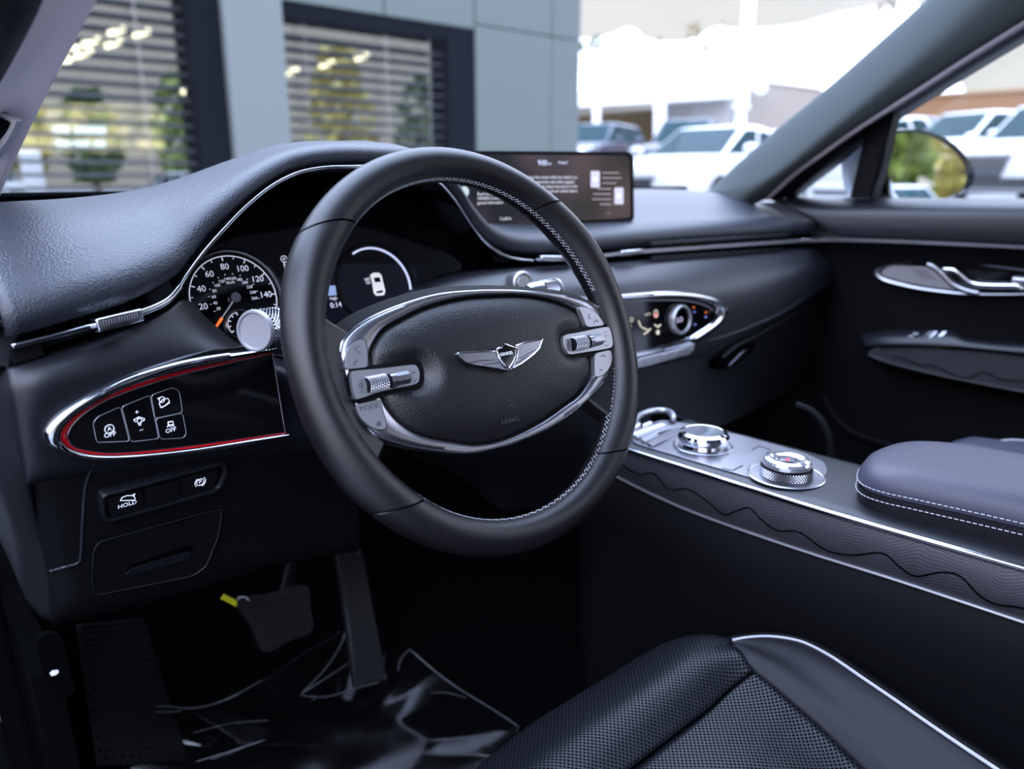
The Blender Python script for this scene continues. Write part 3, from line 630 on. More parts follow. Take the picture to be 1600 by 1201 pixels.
k = MB().add(*prism([Cp(x, y, .0017) for x, y in ((584,434),(593,433),(595,440),(586,441))], CN*.0002)).add(*prism([Cp(x, y, .0017) for x, y in ((588,455),(598,453),(598,457),(589,458))], CN*.0002)); obj('car_windows', k, M['gloss'], clus)
k = MB().add(*prism([Cp(x, y, .0012) for x, y in ((569,435),(577,433),(578,438),(571,440))], CN*.0002)).add(*prism([Cp(x, y, .0012) for x, y in ((571,441),(578,439),(579,443),(573,444))], CN*.0002)); obj('car_door', k, M['white'], clus)
k = MB().add(*text_geo('0:14', Cp(525,476.5,.001), WU, CV, .0085, depth=.0001)).add(*text_geo('High', Cp(521,466,.001), WU, CV, .0050, depth=.0001)); obj('readout', k, M['icon'], clus)
obj('bar_graph', MB().add(*prism([Cp(x, y, .001) for x, y in ((512,446),(524,446),(526,461),(512,462))], CN*.0002)), mat('bar_blue', (.1,.2,.4), .4, emis=(.45,.6,.9), es=.5), clus)
# ================================================================ column stalks
def stalk(name, lab, cap, direc, r, L, mount):
    s = thing(name, lab, 'control stalk', mount)
    d = Vector(direc).normalized(); cap = Vector(cap); k = MB().add(*lathe([(0,-.0022),(r*.80,-.0016),(r*.86,.0),(r*.95,0),(r,-.002),(r,-.0045)], cap, d, 48))
    obj('end_cap', k, mat('cap_silver', (.33,.335,.375), .45, .6), s, ang=30)
    k = MB(); n, mr = 10, 36; q = d.orthogonal().normalized(); q2 = d.cross(q)
    kb = obj('grip_core', MB().add(*lathe([(r*.90,-.004),(r*.955,-.0055),(r*.955,-L*.62),(r*.90,-L*.64)], cap, d, 48)), M['lower'], s)
    for i in range(n):
        for j in range(mr):
            th = 2*PI*(j+.5*(i % 2))/mr; nn = q*math.cos(th)+q2*math.sin(th); tt = d.cross(nn); c = cap-d*(.006+(L*.62-.007)*(i+.5)/n)+nn*r*.958
            a, b = (L*.62-.007)/n*.60, r*PI/mr*.86; k.add([c+d*a, c+tt*b, c-d*a, c-tt*b, c+nn*r*.10], [(0,1,4),(1,2,4),(2,3,4),(3,0,4)])
    obj('knurling', k, M['chrome'], kb, ang=15, label='diamond knurling')
    obj('sleeve', MB().add(*lathe([(r*.95,-L*.62),(r*1.0,-L*.64),(r*1.0,-L),(r*.8,-L-.004)], cap, d, 48)), M['satin'], s, ang=30)
    obj('lever', MB().add(*tube([cap-d*L, cap-d*(L+.02), Vector(mount)], [r*.7, r*.55, r*.5], 16)), M['rubber'], s)
    return s
capc = hit(396,517, WC-WN*.075, WN); stalk('light_stalk', 'knurled silver stalk left of the wheel, in front of the speed dial', capc, (-1,-.60,.10), .0178, .045, (-.035,.13,1.01))
capc = hit(872,450, WC-WN*.08, WN); stalk('wiper_stalk', 'knurled silver stalk tip above the pad, right of the column', capc, (1,-.05,.06), .0115, .040, (.04,.13,1.01))
col = MB().add(*tube([WC-WN*.05, WC-WN*.12, Vector((0,.25,.94))], [.05,.058,.075], 24)); obj('column_shroud', col, M['lower'], dash, bevel=.01)
# ================================================================ oval switch panel at the driver's left knee
pan = thing('switchgear', 'gloss black tapered switch panel in chrome and red frame, left of the wheel', 'switch panel', L0)
co_ = [(68,681),(73,667),(84,652),(105,635),(150,609),(210,582),(300,558),(390,544),(428,539)]
cb_ = [(446,676),(390,691),(300,706),(210,715),(135,716),(99,709),(78,697)]
ci_ = [(95,680),(101,664),(118,648),(150,628),(200,604),(270,583),(350,565),(425,549)]
cib = [(444.8,675.3),(390,684),(300,698),(210,707),(150,708),(115,701),(99,691)]
ii_ = [(104,680),(112,663),(135,642),(180,618),(270,588),(360,566),(425,552)]
iib = [(444.6,674.4),(360,687),(270,699),(180,707),(129,702),(110,694)]
def both(a, b, off, n=60): return cat(Ls(a, off), n) + cat(Ls([a[-1], b[0]], off), 8)[1:-1] + cat(Ls(b+[a[0]], off), n)[:-1]
o1, o2, o3 = both(co_, cb_, 0), both(ci_, cib, 0), both(ii_, iib, 0)
def arc(a, b): return cat(Ls(list(reversed(a))+list(reversed(b))), 140)
p1, p2, p3 = arc(co_, cb_), arc(ci_, cib), arc(ii_, iib)
v, f = grid([[p+LN*h for p in a] for a, h in ((p1,-.012),(p1,.003))] + [[a.lerp(b, t)+LN*h for a, b in zip(p1, p2)] for t, h in ((.3,.0065),(.7,.006),(1,.002))]+[[p+LN*-.004 for p in p2]])
obj('frame', MB().add(v, f), M['chrome'], pan, ang=60, label='tapered chrome frame')
v, f = grid([[a.lerp(b, t)+LN*h for a, b in zip(p2, p3)] for t, h in ((0,.0022),(.15,.003),(.6,.0012),(1,.0004))]); obj('accent', MB().add(v, f), M['red'], pan, label='glossy red accent line')
obj('panel', MB().add(*prism([p+LN*.0008 for p in o3], -LN*.008)), M['gloss'], pan, ang=30)
obj('panel_edge', MB().add(*tube([p+LN*.0012 for p in o3], .00055, 6, True)), M['satin'], pan)
def lbtn(pts, items, lab):
    P = Ls(rnd(pts, 5), .0012); b = obj('button', MB().add(*prism([p+LN*.0002 for p in P], -LN*.001)), M['gloss'], pan, label=lab)
    obj('button_edge', MB().add(*tube([p+LN*.0003 for p in P], .00032, 5, True)), M['silver'], b)
    k = MB()
    for it in items:
        if it[0] == 'l': k.add(*tube([Lp(x, y, .0018) for x, y in it[1]], it[2], 4))
        elif it[0] == 'o': c = Lp(it[1], it[2], .0018); k.add(*tube([c+(LU*math.cos(t)+LV*math.sin(t))*it[3] for t in [a*.3 for a in range(22)]], .0004, 4))
        else: k.add(*text_geo(it[1], Lp(it[2], it[3], .0018), LU, LV, it[4], depth=.0001))
    obj('icon', k, M['icon'], b)
T = .00042
lbtn([(145,661),(152,651),(188,635),(202,689),(151,691)], [('t','A',171,670,.0050),('t','OFF',172,679,.0054),('o',171,670,.0036)], 'idle stop off button')
lbtn([(190,635),(234,617),(248,685),(204,690)], [('t','+',214,644,.0058),('t','–',221,671,.0058),('l',[(209,656),(217,651),(226,654)],T),('o',218,657,.0020),('l',[(216,660),(217,664),(220,664),(220,660)],T),('l',[(209,656),(212,659)],T),('l',[(226,654),(224,658)],T)], 'dimmer button with plus and minus')
lbtn([(236,617),(270,605),(280,611),(285,644),(242,653)], [('l',[(249,630),(254,624),(262,622),(265,627),(258,634),(251,636),(249,630)],T),('o',253,624,.0024),('l',[(252,637),(265,629)],T),('l',[(246,623),(250,621)],T)], 'downhill brake button')
lbtn([(243,654),(285,645),(291,677),(286,684),(250,686)], [('t','OFF',267,672,.0054),('l',[(263,659),(270,658),(271,663),(263,664),(263,659)],.0006),('l',[(261,667),(264,664),(266,667)],T),('l',[(268,666),(271,663),(272,666)],T)], 'stability off button')
# ================================================================ small switch bank and fuse cover below it
bank = thing('switch_bank', 'small black switch bank reading HOLD below the oval switch panel', 'switch panel', K0)
fr = [Kp(x, y, .006) for x, y in rnd([(157,772),(352,720),(357,737),(345,767),(166,817),(159,806)], 9)]
fi = [Kp(x, y, .006) for x, y in rnd([(163,776),(347,726),(350,738),(340,761),(171,810),(165,802)], 7)]
n = len(fr); v, f = grid([[p+KN*h for p in fr] for h in (-.014,.0)]+[[a.lerp(b, t)+KN*h for a, b in zip(fr, fi)] for t, h in ((.3,.0018),(.8,.0015),(1,-.002))], cu=True); obj('frame', MB().add(v, f), M['dash_plain'], bank, ang=50)
obj('backing', MB().add(*prism([p-KN*.0015 for p in fi], -KN*.010)), M['gloss'], bank)
def kbtn(pts, items, lab):
    b = obj('button', MB().add(*prism([Kp(x, y, .007) for x, y in rnd(pts, 4)], -KN*.006)), M['lower'], bank, bevel=.0008, label=lab)
    k = MB()
    for it in items:
        if it[0] == 'l': k.add(*tube([Kp(x, y, .0074) for x, y in it[1]], it[2], 4))
        elif it[0] == 'o': c = Kp(it[1], it[2], .0074); k.add(*tube([c+(KU*math.cos(t)+KV*math.sin(t))*it[3] for t in [a*.3 for a in range(it[4], it[5])]], .0004, 4))
        else: k.add(*text_geo(it[1], Kp(it[2], it[3], .0074), KU, KV, it[4], depth=.0001))
    if items: obj('icon', k, M['icon'], b)
kbtn([(170,780),(222,767),(224,796),(174,808)], [('t','HOLD',199,788,.0058),('l',[(188,782),(191,777),(198,774),(207,774),(211,777),(211,781),(188,782)],T),('l',[(206,774),(211,771),(209,776)],T)], 'tailgate button marked HOLD')
kbtn([(228,765),(280,751),(280,783),(228,795)], [], 'blank switch cover')
kbtn([(284,749),(342,734),(334,762),(284,778)], [('t','P',313,753,.0058),('o',313,753,.0036,0,22),('o',313,753,.0052,-4,4),('o',313,753,.0052,7,14)], 'parking brake button')
fc = thing('fuse_cover', 'plain black storage lid with a finger slot on the lower dashboard', 'storage lid', Kp(240,880,.006))
pts = [(145,875),(147,858),(156,846),(250,820),(345,795),(347,800),(341,838),(322,885),(300,900),(150,930),(144,915)]
def lowp(x, y, off=0): return Kp(x, y, off)
P = [lowp(x, y, .004) for x, y in rnd(pts, 8)]
obj('lid', MB().add(*prism(P, Vector((0,.012,0)))), M['lower'], fc, bevel=.002); obj('lid_edge', MB().add(*tube(P, .0008, 6, True)), M['dash_plain'], fc)
obj('finger_slot', MB().add(*prism([lowp(x, y, .0048) for x, y in rnd([(194,893),(206,882),(285,854),(302,851),(299,868),(280,876),(205,897)], 5)], Vector((0,.006,0)))), M['void'], fc)
obj('slot_lip', MB().add(*prism([lowp(x, y, .0065) for x, y in rnd([(195,899),(205,888),(290,863),(300,862),(297,872),(282,877),(206,899)], 4)], Vector((0,.004,0)))), M['dash_plain'], fc, bevel=.0015)
# ================================================================ touch screen
SN = Vector((-.05,-1,.10)).normalized(); S0 = Y(870,295,.345); SU = Vector((1,-.05,0)).normalized(); SV = SN.cross(SU); SV = SV if SV.z > 0 else -SV
def Sp(x, y, off=0): return hit(x, y, S0+SN*off, SN)
scr = thing('touchscreen', 'wide dark touchscreen standing on the dashboard showing a notice and the time', 'screen', Y(870,352,.345))
so = rnd([(660,235),(984,237),(990,244),(991,345),(860,353),(770,362),(735,356),(715,335),(690,300)], 6)
obj('housing', MB().add(*prism([Sp(x, y, 0) for x, y in so], -SN*.012)), M['black'], scr, bevel=.0015)
def screen_mat():
    m = bpy.data.materials.new('touchscreen_image'); m.use_nodes = True; nt = m.node_tree; b = nt.nodes['Principled BSDF']; b.inputs['Base Color'].default_value = (.004,.004,.006,1); b.inputs['Roughness'].default_value = .12
    tc = nt.nodes.new('ShaderNodeTexCoord'); n = nt.nodes.new('ShaderNodeTexNoise'); n.inputs['Scale'].default_value = 7; n.inputs['Detail'].default_value = 1; nt.links.new(tc.outputs['Object'], n.inputs['Vector'])
    r = nt.nodes.new('ShaderNodeValToRGB'); r.color_ramp.elements[0].color = (.013,.011,.022,1); r.color_ramp.elements[0].position = .42; r.color_ramp.elements[1].color = (.125,.078,.105,1); r.color_ramp.elements[1].position = .66
    nt.links.new(n.outputs['Fac'], r.inputs[0]); nt.links.new(r.outputs[0], b.inputs['Emission Color']); b.inputs['Emission Strength'].default_value = .75
    return m
si = rnd([(670,241),(978,243),(984,250),(985,340),(860,347),(775,355),(742,350),(722,331),(700,300)], 6)
obj('display', MB().add(*prism([Sp(x, y, .0006) for x, y in si], -SN*.001)), screen_mat(), scr)
def stext(s, x, y, sz, m='icon', al='CENTER'): return text_geo(s, Sp(x, y, .0012), SU, SV, sz, al, .00005)
k = MB().add(*stext('9:03', 848, 254.5, .0105)).add(*stext('AM', 859, 256, .004)).add(*stext('Fri, Jan 3', 880, 254, .0052))
obj('clock', k, M['icon'], scr)
k = MB()
for s_, y in (('Avoid using this screen while the vehicle is in', 277), ('motion. Make selections only while stopped.', 284), ('Follow all safety instructions in the', 291), ("owner's manual and vehicle data is", 298)): k.add(*stext(s_, 902 if y != 284 else 898, y, .0064, al='RIGHT'))
for s_, y in (('Road conditions and', 303), ('GENESIS Connected', 310), ('general information', 317)): k.add(*stext(s_, 746, y, .0058, al='LEFT'))
k.add(*stext('Confirm', 790, 341.5, .0062)); obj('notice', k, mat('notice_text', (.5,.5,.5), .5, emis=(.85,.82,.86), es=.5), scr)
for (x, y), ln in (((930,280),'r'),((967,306),'l')):
    obj('phone_icon', MB().add(*prism([Sp(x+a, y+b, .001) for a, b in rnd([(-7,-13),(7,-13),(7,13),(-7,13)], 2)], SN*.0002)), mat('icon_lilac', (.5,.45,.5), .5, emis=(.62,.56,.62), es=.5), scr)
    obj('phone_ring', MB().add(*lathe([(.0,.0006),(.0042,.0006),(.0042,0)], Sp(x, y, .0012), SN, 24)), M['icon'], scr)
    k = MB()
    for i, w_ in enumerate((26,30,22) if ln == 'r' else (22,28,30,18)):
        yy = y-10+8*i if ln == 'r' else y-11+8*i
        k.add(*prism([Sp(*q, .001) for q in ((x+11, yy-1),(x+11+w_, yy-1),(x+11+w_, yy+1),(x+11, yy+1))] if ln == 'r' else [Sp(*q, .001) for q in ((x-12-w_, yy-1),(x-12, yy-1),(x-12, yy+1),(x-12-w_, yy+1))], SN*.0001))
    obj('caption', k, mat('caption_dim', (.2,.17,.17), .5, emis=(.35,.28,.28), es=.5), scr)
k = MB().add(*stext('‹   1/3   ›', 951, 333, .0020)); obj('pager', k, M['icon'], scr)
obj('side_icon', MB().add(*lathe([(0,.0006),(.007,.0006),(.007,0)], Sp(726,299,.0012), SN, 24)), mat('icon_pale', (.4,.45,.4), .5, emis=(.6,.66,.6), es=.4), scr)
obj('side_icon', MB().add(*lathe([(0,.0006),(.0095,.0006),(.0095,0)], Sp(731,329,.0012), SN, 24)), mat('icon_blue', (.2,.25,.5), .5, emis=(.35,.42,.75), es=.5), scr)
# ================================================================ climate panel
QN = Vector((0,-1,.10)).normalized(); Q0 = Y(1040,515,.188); QU = Vector((1,0,0)).normalized(); QV = QN.cross(QU); QV = QV if QV.z > 0 else -QV
def Qp(x, y, off=0): return hit(x, y, Q0+QN*off, QN)
cl = thing('climate_panel', 'pointed black climate control panel in silver frame right of the steering wheel', 'control panel', Q0)
co_ = [(860,468),(920,463),(968,459),(1037,455),(1086,458),(1119,467),(1134,478),(1137,488),(1132,501),(1112,518),(1090,533),(1050,545),(990,558),(920,566),(860,568)]
ci_ = [(864,476),(920,471),(969,468),(1037,465),(1080,467),(1108,475),(1119,483),(1121,489),(1115,500),(1098,513),(1074,527),(1045,536),(988,551),(920,558),(864,560)]
P = cat([Qp(x, y) for x, y in co_], 120, True); R_ = cat([Qp(x, y) for x, y in ci_], 120, True)
v, f = grid([[p+QN*h for p in P] for h in (-.012,.002)]+[[a.lerp(b, t)+QN*h for a, b in zip(P, R_)] for t, h in ((.25,.006),(.75,.006),(1,0))], cu=True); obj('frame', MB().add(v, f), M['chrome'], cl, ang=60)
obj('glass_panel', MB().add(*prism([p-QN*.001 for p in R_], -QN*.006)), M['gloss'], cl)
obj('inner_line', MB().add(*tube(cat([Qp(x, y, .0006) for x, y in ((960,471),(1040,468.5),(1080,471),(1104,478),(1114,485))], 30), .0012, 6)), M['silver'], cl)
c = Qp(1064,499,.004); dl = obj('dial', MB().add(*lathe([(.0180,.001),(.0190,.0042),(.0212,.0042),(.0226,.002),(.0230,-.005)], c, QN, 48, caps=False)), M['silver'], cl, ang=40, label='chrome temperature dial')
obj('dial_face', MB().add(*lathe([(0,.0012),(.0184,.0012)], c, QN, 40)), M['gloss'], dl)
k = MB().add(*text_geo('LO', c-QU*.005+QN*.0017, QU, QV, .0110, depth=.0001)); obj('readout', k, mat('lilac_lit', (.5,.45,.6), .5, emis=(.75,.6,1), es=.8), dl)
k = MB().add(*tube([Qp(1056+i, 487-.03*(i-6)**2*-.6, .0020) for i in (0,3,6)], .0007, 5)); obj('arc', k, M['bluelit'], dl)
k = MB().add(*tube([Qp(1063+i, 487+i*.25, .0020) for i in (0,2,4)], .0009, 5)); obj('arc', k, M['redlit'], dl)
for (x, y, m, w_) in ((1084,480,'orange',3),(1085,487,'bluelit',3),(1103,488,'orange',3),(1103,495,'bluelit',4),(1086,507,'bluelit',3)):
    obj('indicator', MB().add(*box(Qp(x, y, .0005), .0012*w_, .0006, .0022, QU, QN, QV)), M[m], cl, bevel=.0004)
def qtext(s, x, y, sz): return text_geo(s, Qp(x, y, .0004), QU, QV, sz, depth=.00005)
k = MB().add(*qtext('AUTO', 1012, 491, .0046)).add(*qtext('LO', 985, 500, .010)).add(*qtext('OFF', 984, 510, .0045)); obj('display_text', k, M['warmlit'], cl)
k = MB().add(*tube(cat([Qp(x, y, .0004) for x, y in ((998,501),(1001,509),(1006,513),(1012,515))], 12), .0009, 5)).add(*tube(cat([Qp(x, y, .0004) for x, y in ((1006,522),(1012,518),(1017,513))], 12), .0008, 5)); obj('airflow_icon', k, M['warmlit'], cl)
k = MB().add(*tube([Qp(1025,490,.0004)+(QU*math.cos(t)*.004+QV*(math.sin(t)*.0055)) for t in [i*.3 for i in range(22)]], .0006, 5)); obj('indicator', k, M['warmlit'], cl)
obj('indicator', MB().add(*box(Qp(1025,492,.0006), .005, .0006, .004, QU, QN, QV)), M['redlit'], cl, bevel=.0004)
k = MB().add(*tube([Qp(x, y, .0004) for x, y in ((1023,507),(1028,511),(1032,507))], .0010, 5)).add(*box(Qp(1028,519,.0004), .006, .0004, .006, QU, QN, QV)); obj('indicator', k, M['warmlit'], cl)
key = [(860,572),(930,569),(990,562),(1050,548),(1086,536),(1083,548),(1054,560),(1015,571),(989,577),(930,584),(860,588)]
obj('key_ledge', MB().add(*prism([Qp(x, y, .010) for x, y in key], -QN*.018)), M['silver'], cl, bevel=.0015, label='silver ledge of push keys')
for xa, xb in ((990,1007),(1009,1031),(1034,1053),(1056,1079),(940,985)):
    top = lambda x: 569-(x-930)*.10-max(0, x-990)*.125; 
    q = [(xa, top(xa)+1),(xb, top(xb)+1),(xb, top(xb)+10),(xa, top(xa)+10)]
    b = obj('key', MB().add(*prism([Qp(x, y, .0115) for x, y in q], -QN*.004)), M['satin'], cl, bevel=.0006)
# right hand frame tip ornament
obj('frame_joint', MB().add(*prism([Qp(x, y, .0072) for x, y in ((1122,480),(1131,486),(1129,494),(1120,490))], -QN*.003)), M['satin'], cl, bevel=.0006)
# ================================================================ centre console
con = thing('center_console', 'long black centre console with contour engraved side panel between the front seats', 'console', (.38,-.2,.42))
CX = .280                                    # driver-side face
def Cx(x, y, o_=0): return X(x, y, CX+o_)
top = [(962,693),(975,701),(1100,741),(1250,788),(1400,832),(1600,889),(1760,934),(2200,1063)]
bot = [(946,734),(960,742),(1020,772),(1100,806),(1250,858),(1400,905),(1600,971),(1760,1024),(2200,1174)]
tp, bp = cat([Cx(*p) for p in top], 60), cat([Cx(*p) for p in bot], 60)
inn = Vector((.010,0,0))
v, f = grid([[a.lerp(b, t)+Vector((-.006*math.sin(PI*t)+.0,0,0)) for a, b in zip(tp, bp)] for t in [i/10 for i in range(11)]])
obj('side_panel', MB().add(v, f), M['wood'], con, label='dark side panel with fine contour lines')
zz = [(958,712),(968,721),(985,735),(1000,741),(1022,740),(1045,764),(1075,764),(1105,783),(1130,803),(1148,799),(1170,793),(1190,812),(1215,829),(1248,831),(1290,859),(1330,867),(1378,864),(1405,885),(1430,900),(1470,894),(1500,900),(1530,930),(1560,945),(1600,951),(1680,985)]
zz = cat([X(x, y, CX-.0065) for x, y in zz], 160); obj('mountain_line', MB().add(*tube(zz, .0008, 6)), M['void'], con, label='bold dark mountain line on the side panel')
obj('upper_trim', MB().add(*tube([p+Vector((-.001,0,.001)) for p in tp], .0034, 10)), M['chrome'], con, label='bright chrome strip along the top edge')
obj('lower_trim', MB().add(*tube([p+Vector((-.001,0,0)) for p in bp], .0018, 8)), M['silver'], con, label='thin chrome strip under the side panel')
# body: cross sections marching back, follow the trims
def zt(y): return interp(sorted([(p.y, p.z) for p in tp]), y, 1)
def zb(y): return interp(sorted([(p.y, p.z) for p in bp]), y, 1)
RX = Z(1200,692,zt(-.06)).x
ys_ = [.16,.12,.06,0,-.06,-.12,-.2,-.3,-.42,-.6]
rows = []
for y in ys_:
    a, b = zt(y), zb(y)
    rows.append([Vector(q) for q in ((CX+.012,y,a-.002),(CX+.012,y,b+.004),(CX+.004,y,b-.006),(CX-.004,y,b-.03),(CX+.002,y,b-.07),(CX+.016,y,b-.13),(CX+.020,y,b-.22),(CX+.022,y,.42),(RX+.03,y,.42),(RX+.012,y,b-.05),(RX+.006,y,a-.01),(RX-.001,y,a))])
v, f = grid(rows); obj('body', MB().add(v, f), M['lower'], con, ang=55, solid=.004)
for dz, dx in ((-.03,-.0045),(-.13,.0145)): 
    k = [Vector((CX+dx,y,zb(y)+dz)) for y in ys_]; obj('seam', MB().add(*tube(cat(k, 40), .0012, 6)), M['dash'], con)
# top deck
rows = []
for y in [.085,.07,.05,.03,0,-.06,-.12,-.18,-.24,-.32,-.42,-.6]:
    a = zt(y); rows.append([Vector((CX-.001,y,a)), Vector((CX+.004,y,a+.0035)), Vector((CX+.020,y,a+.0045)), Vector(((CX+RX)/2,y,a+.0055)), Vector((RX-.014,y,a+.0045)), Vector((RX,y,a+.002)), Vector((RX+.006,y,a-.008))])
v, f = grid(rows); obj('deck', MB().add(v, f), M['dash_plain'], con, ang=60, solid=.004)
def Dp(x, y, off=0):
    p = Z(x, y, zt(-.02)+.006)
    for _ in range(4): p = Z(x, y, zt(p.y)+.0064+off)
    return p
UX, UY = Vector((1,0,0)), Vector((0,1,0))
pl = [(985,690),(1000,666),(1034,655),(1090,664),(1160,680),(1255,706),(1290,722),(1293,740),(1262,754),(1215,754),(1170,744),(1100,724),(1040,706)]
pl = rnd(pl, 10)
obj('deck_plate', MB().add(*prism([Dp(x, y) for x, y in pl], Vector((0,0,-.004)))), M['satin'], con, bevel=.0006, label='satin silver plate around the two dials')
def well(cx, cy, r): 
    c = Dp(cx, cy, .0004); obj('dial_well', MB().add(*lathe([(r*1.0,.0005),(r*.96,.0012),(r*.92,.0002),(r*.70,-.0035),(0,-.0035)], c, (0,0,1), 56)), M['satin'], con, ang=50); return c
def keys(pts, m='silver', off=.0035):
    return obj('key', MB().add(*prism([Dp(x, y, off) for x, y in rnd(pts, 3)], Vector((0,0,-.005)))), M[m], con, bevel=.0008)
keys([(986,676),(998,684),(1043,664),(1033,660)]); keys([(1000,684),(1008,690),(1053,668),(1044,664)]); keys([(1010,691),(1020,696),(1066,672),(1055,668)], 'satin')
keys([(978,664),(990,670),(1002,662),(994,655)], 'white'); keys([(1003,663),(1008,666),(1020,660),(1016,657)], 'white')
k = MB().add(*tube([Dp(x, y, .0004) for x, y in ((1128,731),(1144,735),(1160,727))], .0007, 5)).add(*tube([Dp(x, y, .0004) for x, y in ((1176,702),(1186,697),(1204,702),(1196,710))], .0006, 5)); obj('plate_mark', k, M['icon_grey'], con)
c1 = well(1098,696,.0365); 
ctl = obj('control_dial', MB().add(*lathe([(.024,-.003),(.0275,.001),(.0258,.006)], c1, (0,0,1), 56)), M['chrome'], con, ang=50, label='glassy menu dial with chrome ring')
obj('dial_rim', MB().add(*lathe([(.0258,.0055),(.0300,.0065),(.0315,.010),(.0315,.0135),(.0292,.0175),(.0247,.0195),(.0235,.0192)], c1, (0,0,1), 64, caps=False)), M['bright'], ctl, ang=25)
obj('dial_top', MB().add(*lathe([(0,.0185),(.0235,.0190)], c1, (0,0,1), 48)), mat('dial_glass', (.28,.30,.34), .08, .6), ctl)
c2 = well(1228,742,.0415)
sh_ = obj('shift_dial', MB().add(*lathe([(.0272,-.003),(.0276,-.001),(.0276,.010),(.0265,.0112),(.024,.0115)], c2, (0,0,1), 64)), M['lower'], con, ang=50, label='round gear selector with knurled base')
k = MB(); n, mr = 5, 56
for i in range(n):
    for j in range(mr):
        th = 2*PI*(j+.5*(i % 2))/mr; nn = Vector((math.cos(th), math.sin(th), 0)); tt = Vector((-math.sin(th), math.cos(th), 0)); z_ = Vector((0,0,1)); c = c2+nn*.0275+z_*(.0005+.0095*(i+.5)/n)
        a, b = .0014, .0014; k.add([c+z_*a, c+tt*b, c-z_*a, c-tt*b, c+nn*.0011], [(0,1,4),(1,2,4),(2,3,4),(3,0,4)])
obj('knurling', k, M['satin'], sh_, ang=15)
gl = bpy.data.materials.new('crystal'); gl.use_nodes = True; b_ = gl.node_tree.nodes['Principled BSDF']; b_.inputs['Base Color'].default_value = (.55,.56,.62,1); b_.inputs['Metallic'].default_value = .75; b_.inputs['Roughness'].default_value = .07; M['crystal'] = gl
obj('crystal_cap', MB().add(*lathe([(.024,.0112),(.0258,.0125),(.0258,.0165),(.0240,.0192),(.0190,.0205),(.0165,.0192),(.0115,.0185),(0,.0185)], c2, (0,0,1), 64)), M['crystal'], sh_, ang=22)
obj('cap_ring', MB().add(*lathe([(.0085,.0187),(.0092,.0194),(.0100,.0187)], c2, (0,0,1), 40, caps=False)), M['gloss'], sh_)
obj('park_light', MB().add(*lathe([(0,.0193),(.0022,.0191),(.0022,.0186)], c2, (0,0,1), 20)), M['redlit'], sh_, label='small red park light')
# cup holder lever ahead of the plate
k = cat([Dp(x, y, .006) for x, y in ((990,660),(1002,648),(1022,642),(1040,642),(1050,647),(1052,655))], 24); obj('cubby_latch', MB().add(*tube(k, [.003]+[.0046]*22+[.003], 10)), M['silver'], con, label='curved silver latch ahead of the keys')
# passenger side footwell hoop and trim
k = cat([X(x, y, .60) for x, y in ((1245,632),(1268,642),(1285,660),(1295,685),(1297,715),(1294,740))], 40); obj('brace', MB().add(*tube(k, .005, 8)), M['lower'], con)
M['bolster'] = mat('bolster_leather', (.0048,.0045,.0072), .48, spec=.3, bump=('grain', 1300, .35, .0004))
# ================================================================ armrest
AT0 = .938
# outline of the pad (seam level) and its crown, in plan, front is rounded
pl = [(.312,-.75),(.311,-.5),(.310,-.36),(.306,-.27),(.304,-.238),(.311,-.214),(.333,-.197),(.372,-.186),(.412,-.187),(.440,-.200),(.457,-.232),(.464,-.30),(.469,-.5),(.472,-.75)]
pl = [Vector((x, y, 0)) for x, y in pl]; base = cat(pl, 120); cc = Vector((.387,-.40,0))
def lev(s, z, dz=0): 
    out = []
    for p in base: t = -(p.y+.30); c = Vector((.388, -.30-(math.sqrt(t*t+.004)+t)/2, 0)); q = c+(p-c)*s; out.append(q+Vector((0,0,z-.015+max(0, min(.06*-(q.y+.2), .03)))))
    return out
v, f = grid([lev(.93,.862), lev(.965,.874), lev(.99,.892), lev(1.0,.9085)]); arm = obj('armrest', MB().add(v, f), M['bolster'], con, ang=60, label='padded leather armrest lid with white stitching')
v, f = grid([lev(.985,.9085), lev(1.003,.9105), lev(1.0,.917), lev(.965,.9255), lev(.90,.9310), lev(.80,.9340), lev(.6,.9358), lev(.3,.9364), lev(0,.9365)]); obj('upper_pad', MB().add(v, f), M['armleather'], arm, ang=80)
k = MB()
def dashes(line, step, ln, r, off):
    L = cat(line, int(sum((b-a).length for a, b in zip(line, line[1:]))/step)); 
    for i in range(len(L)-1): k.add(*tube([L[i]+off, L[i].lerp(L[i+1], ln)+off], r, 5))
dashes(lev(1.006,.9135), .0050, .68, .0006, Vector((-.0004,0,0))); dashes(lev(1.004,.9035), .0050, .68, .0006, Vector((-.0010,0,0)))
obj('stitching', k, M['piping'], arm, label='twin rows of white stitching')
# ================================================================ driver's seat
seat = thing('driver_seat', 'dark blue-black leather front seat with perforated centre and pale piping', 'car seat', (0,-.35,.40))
def S(x, y, z): return Z(x, y, z+.028)
piping = cat([S(*p) for p in ((1140,1001,.700),(1165,996,.703),(1200,994,.706),(1235,998,.709),(1262,1006,.711),(1300,1026,.713),(1350,1060,.714),(1400,1094,.715),(1450,1129,.716),(1500,1163,.716),(1560,1203,.716),(1640,1258,.716),(1720,1315,.716))], 70)
inner = cat([S(*p) for p in ((1143,1003,.699),(1152,1016,.699),(1163,1033,.698),(1176,1046,.696),(1200,1066,.693),(1230,1093,.689),(1260,1120,.685),(1300,1158,.681),(1345,1203,.677),(1400,1260,.675),(1470,1335,.674))], 70)
mid = [(a+b)/2+Vector((0,0,.002*math.sin(PI*min(1, i/24)/2))) for i, (a, b) in enumerate(zip(piping, inner))]
rows = [cat([b, b.lerp(c, .5)+Vector((0,0,.003*min(1,i/12))), c, c.lerp(a, .55)+Vector((0,0,.002*min(1,i/12))), a], 14) for i, (a, b, c) in enumerate(zip(piping, inner, mid))]
v, f = grid(rows); obj('bolster', MB().add(v, f), M['bolster'], seat, solid=.01)
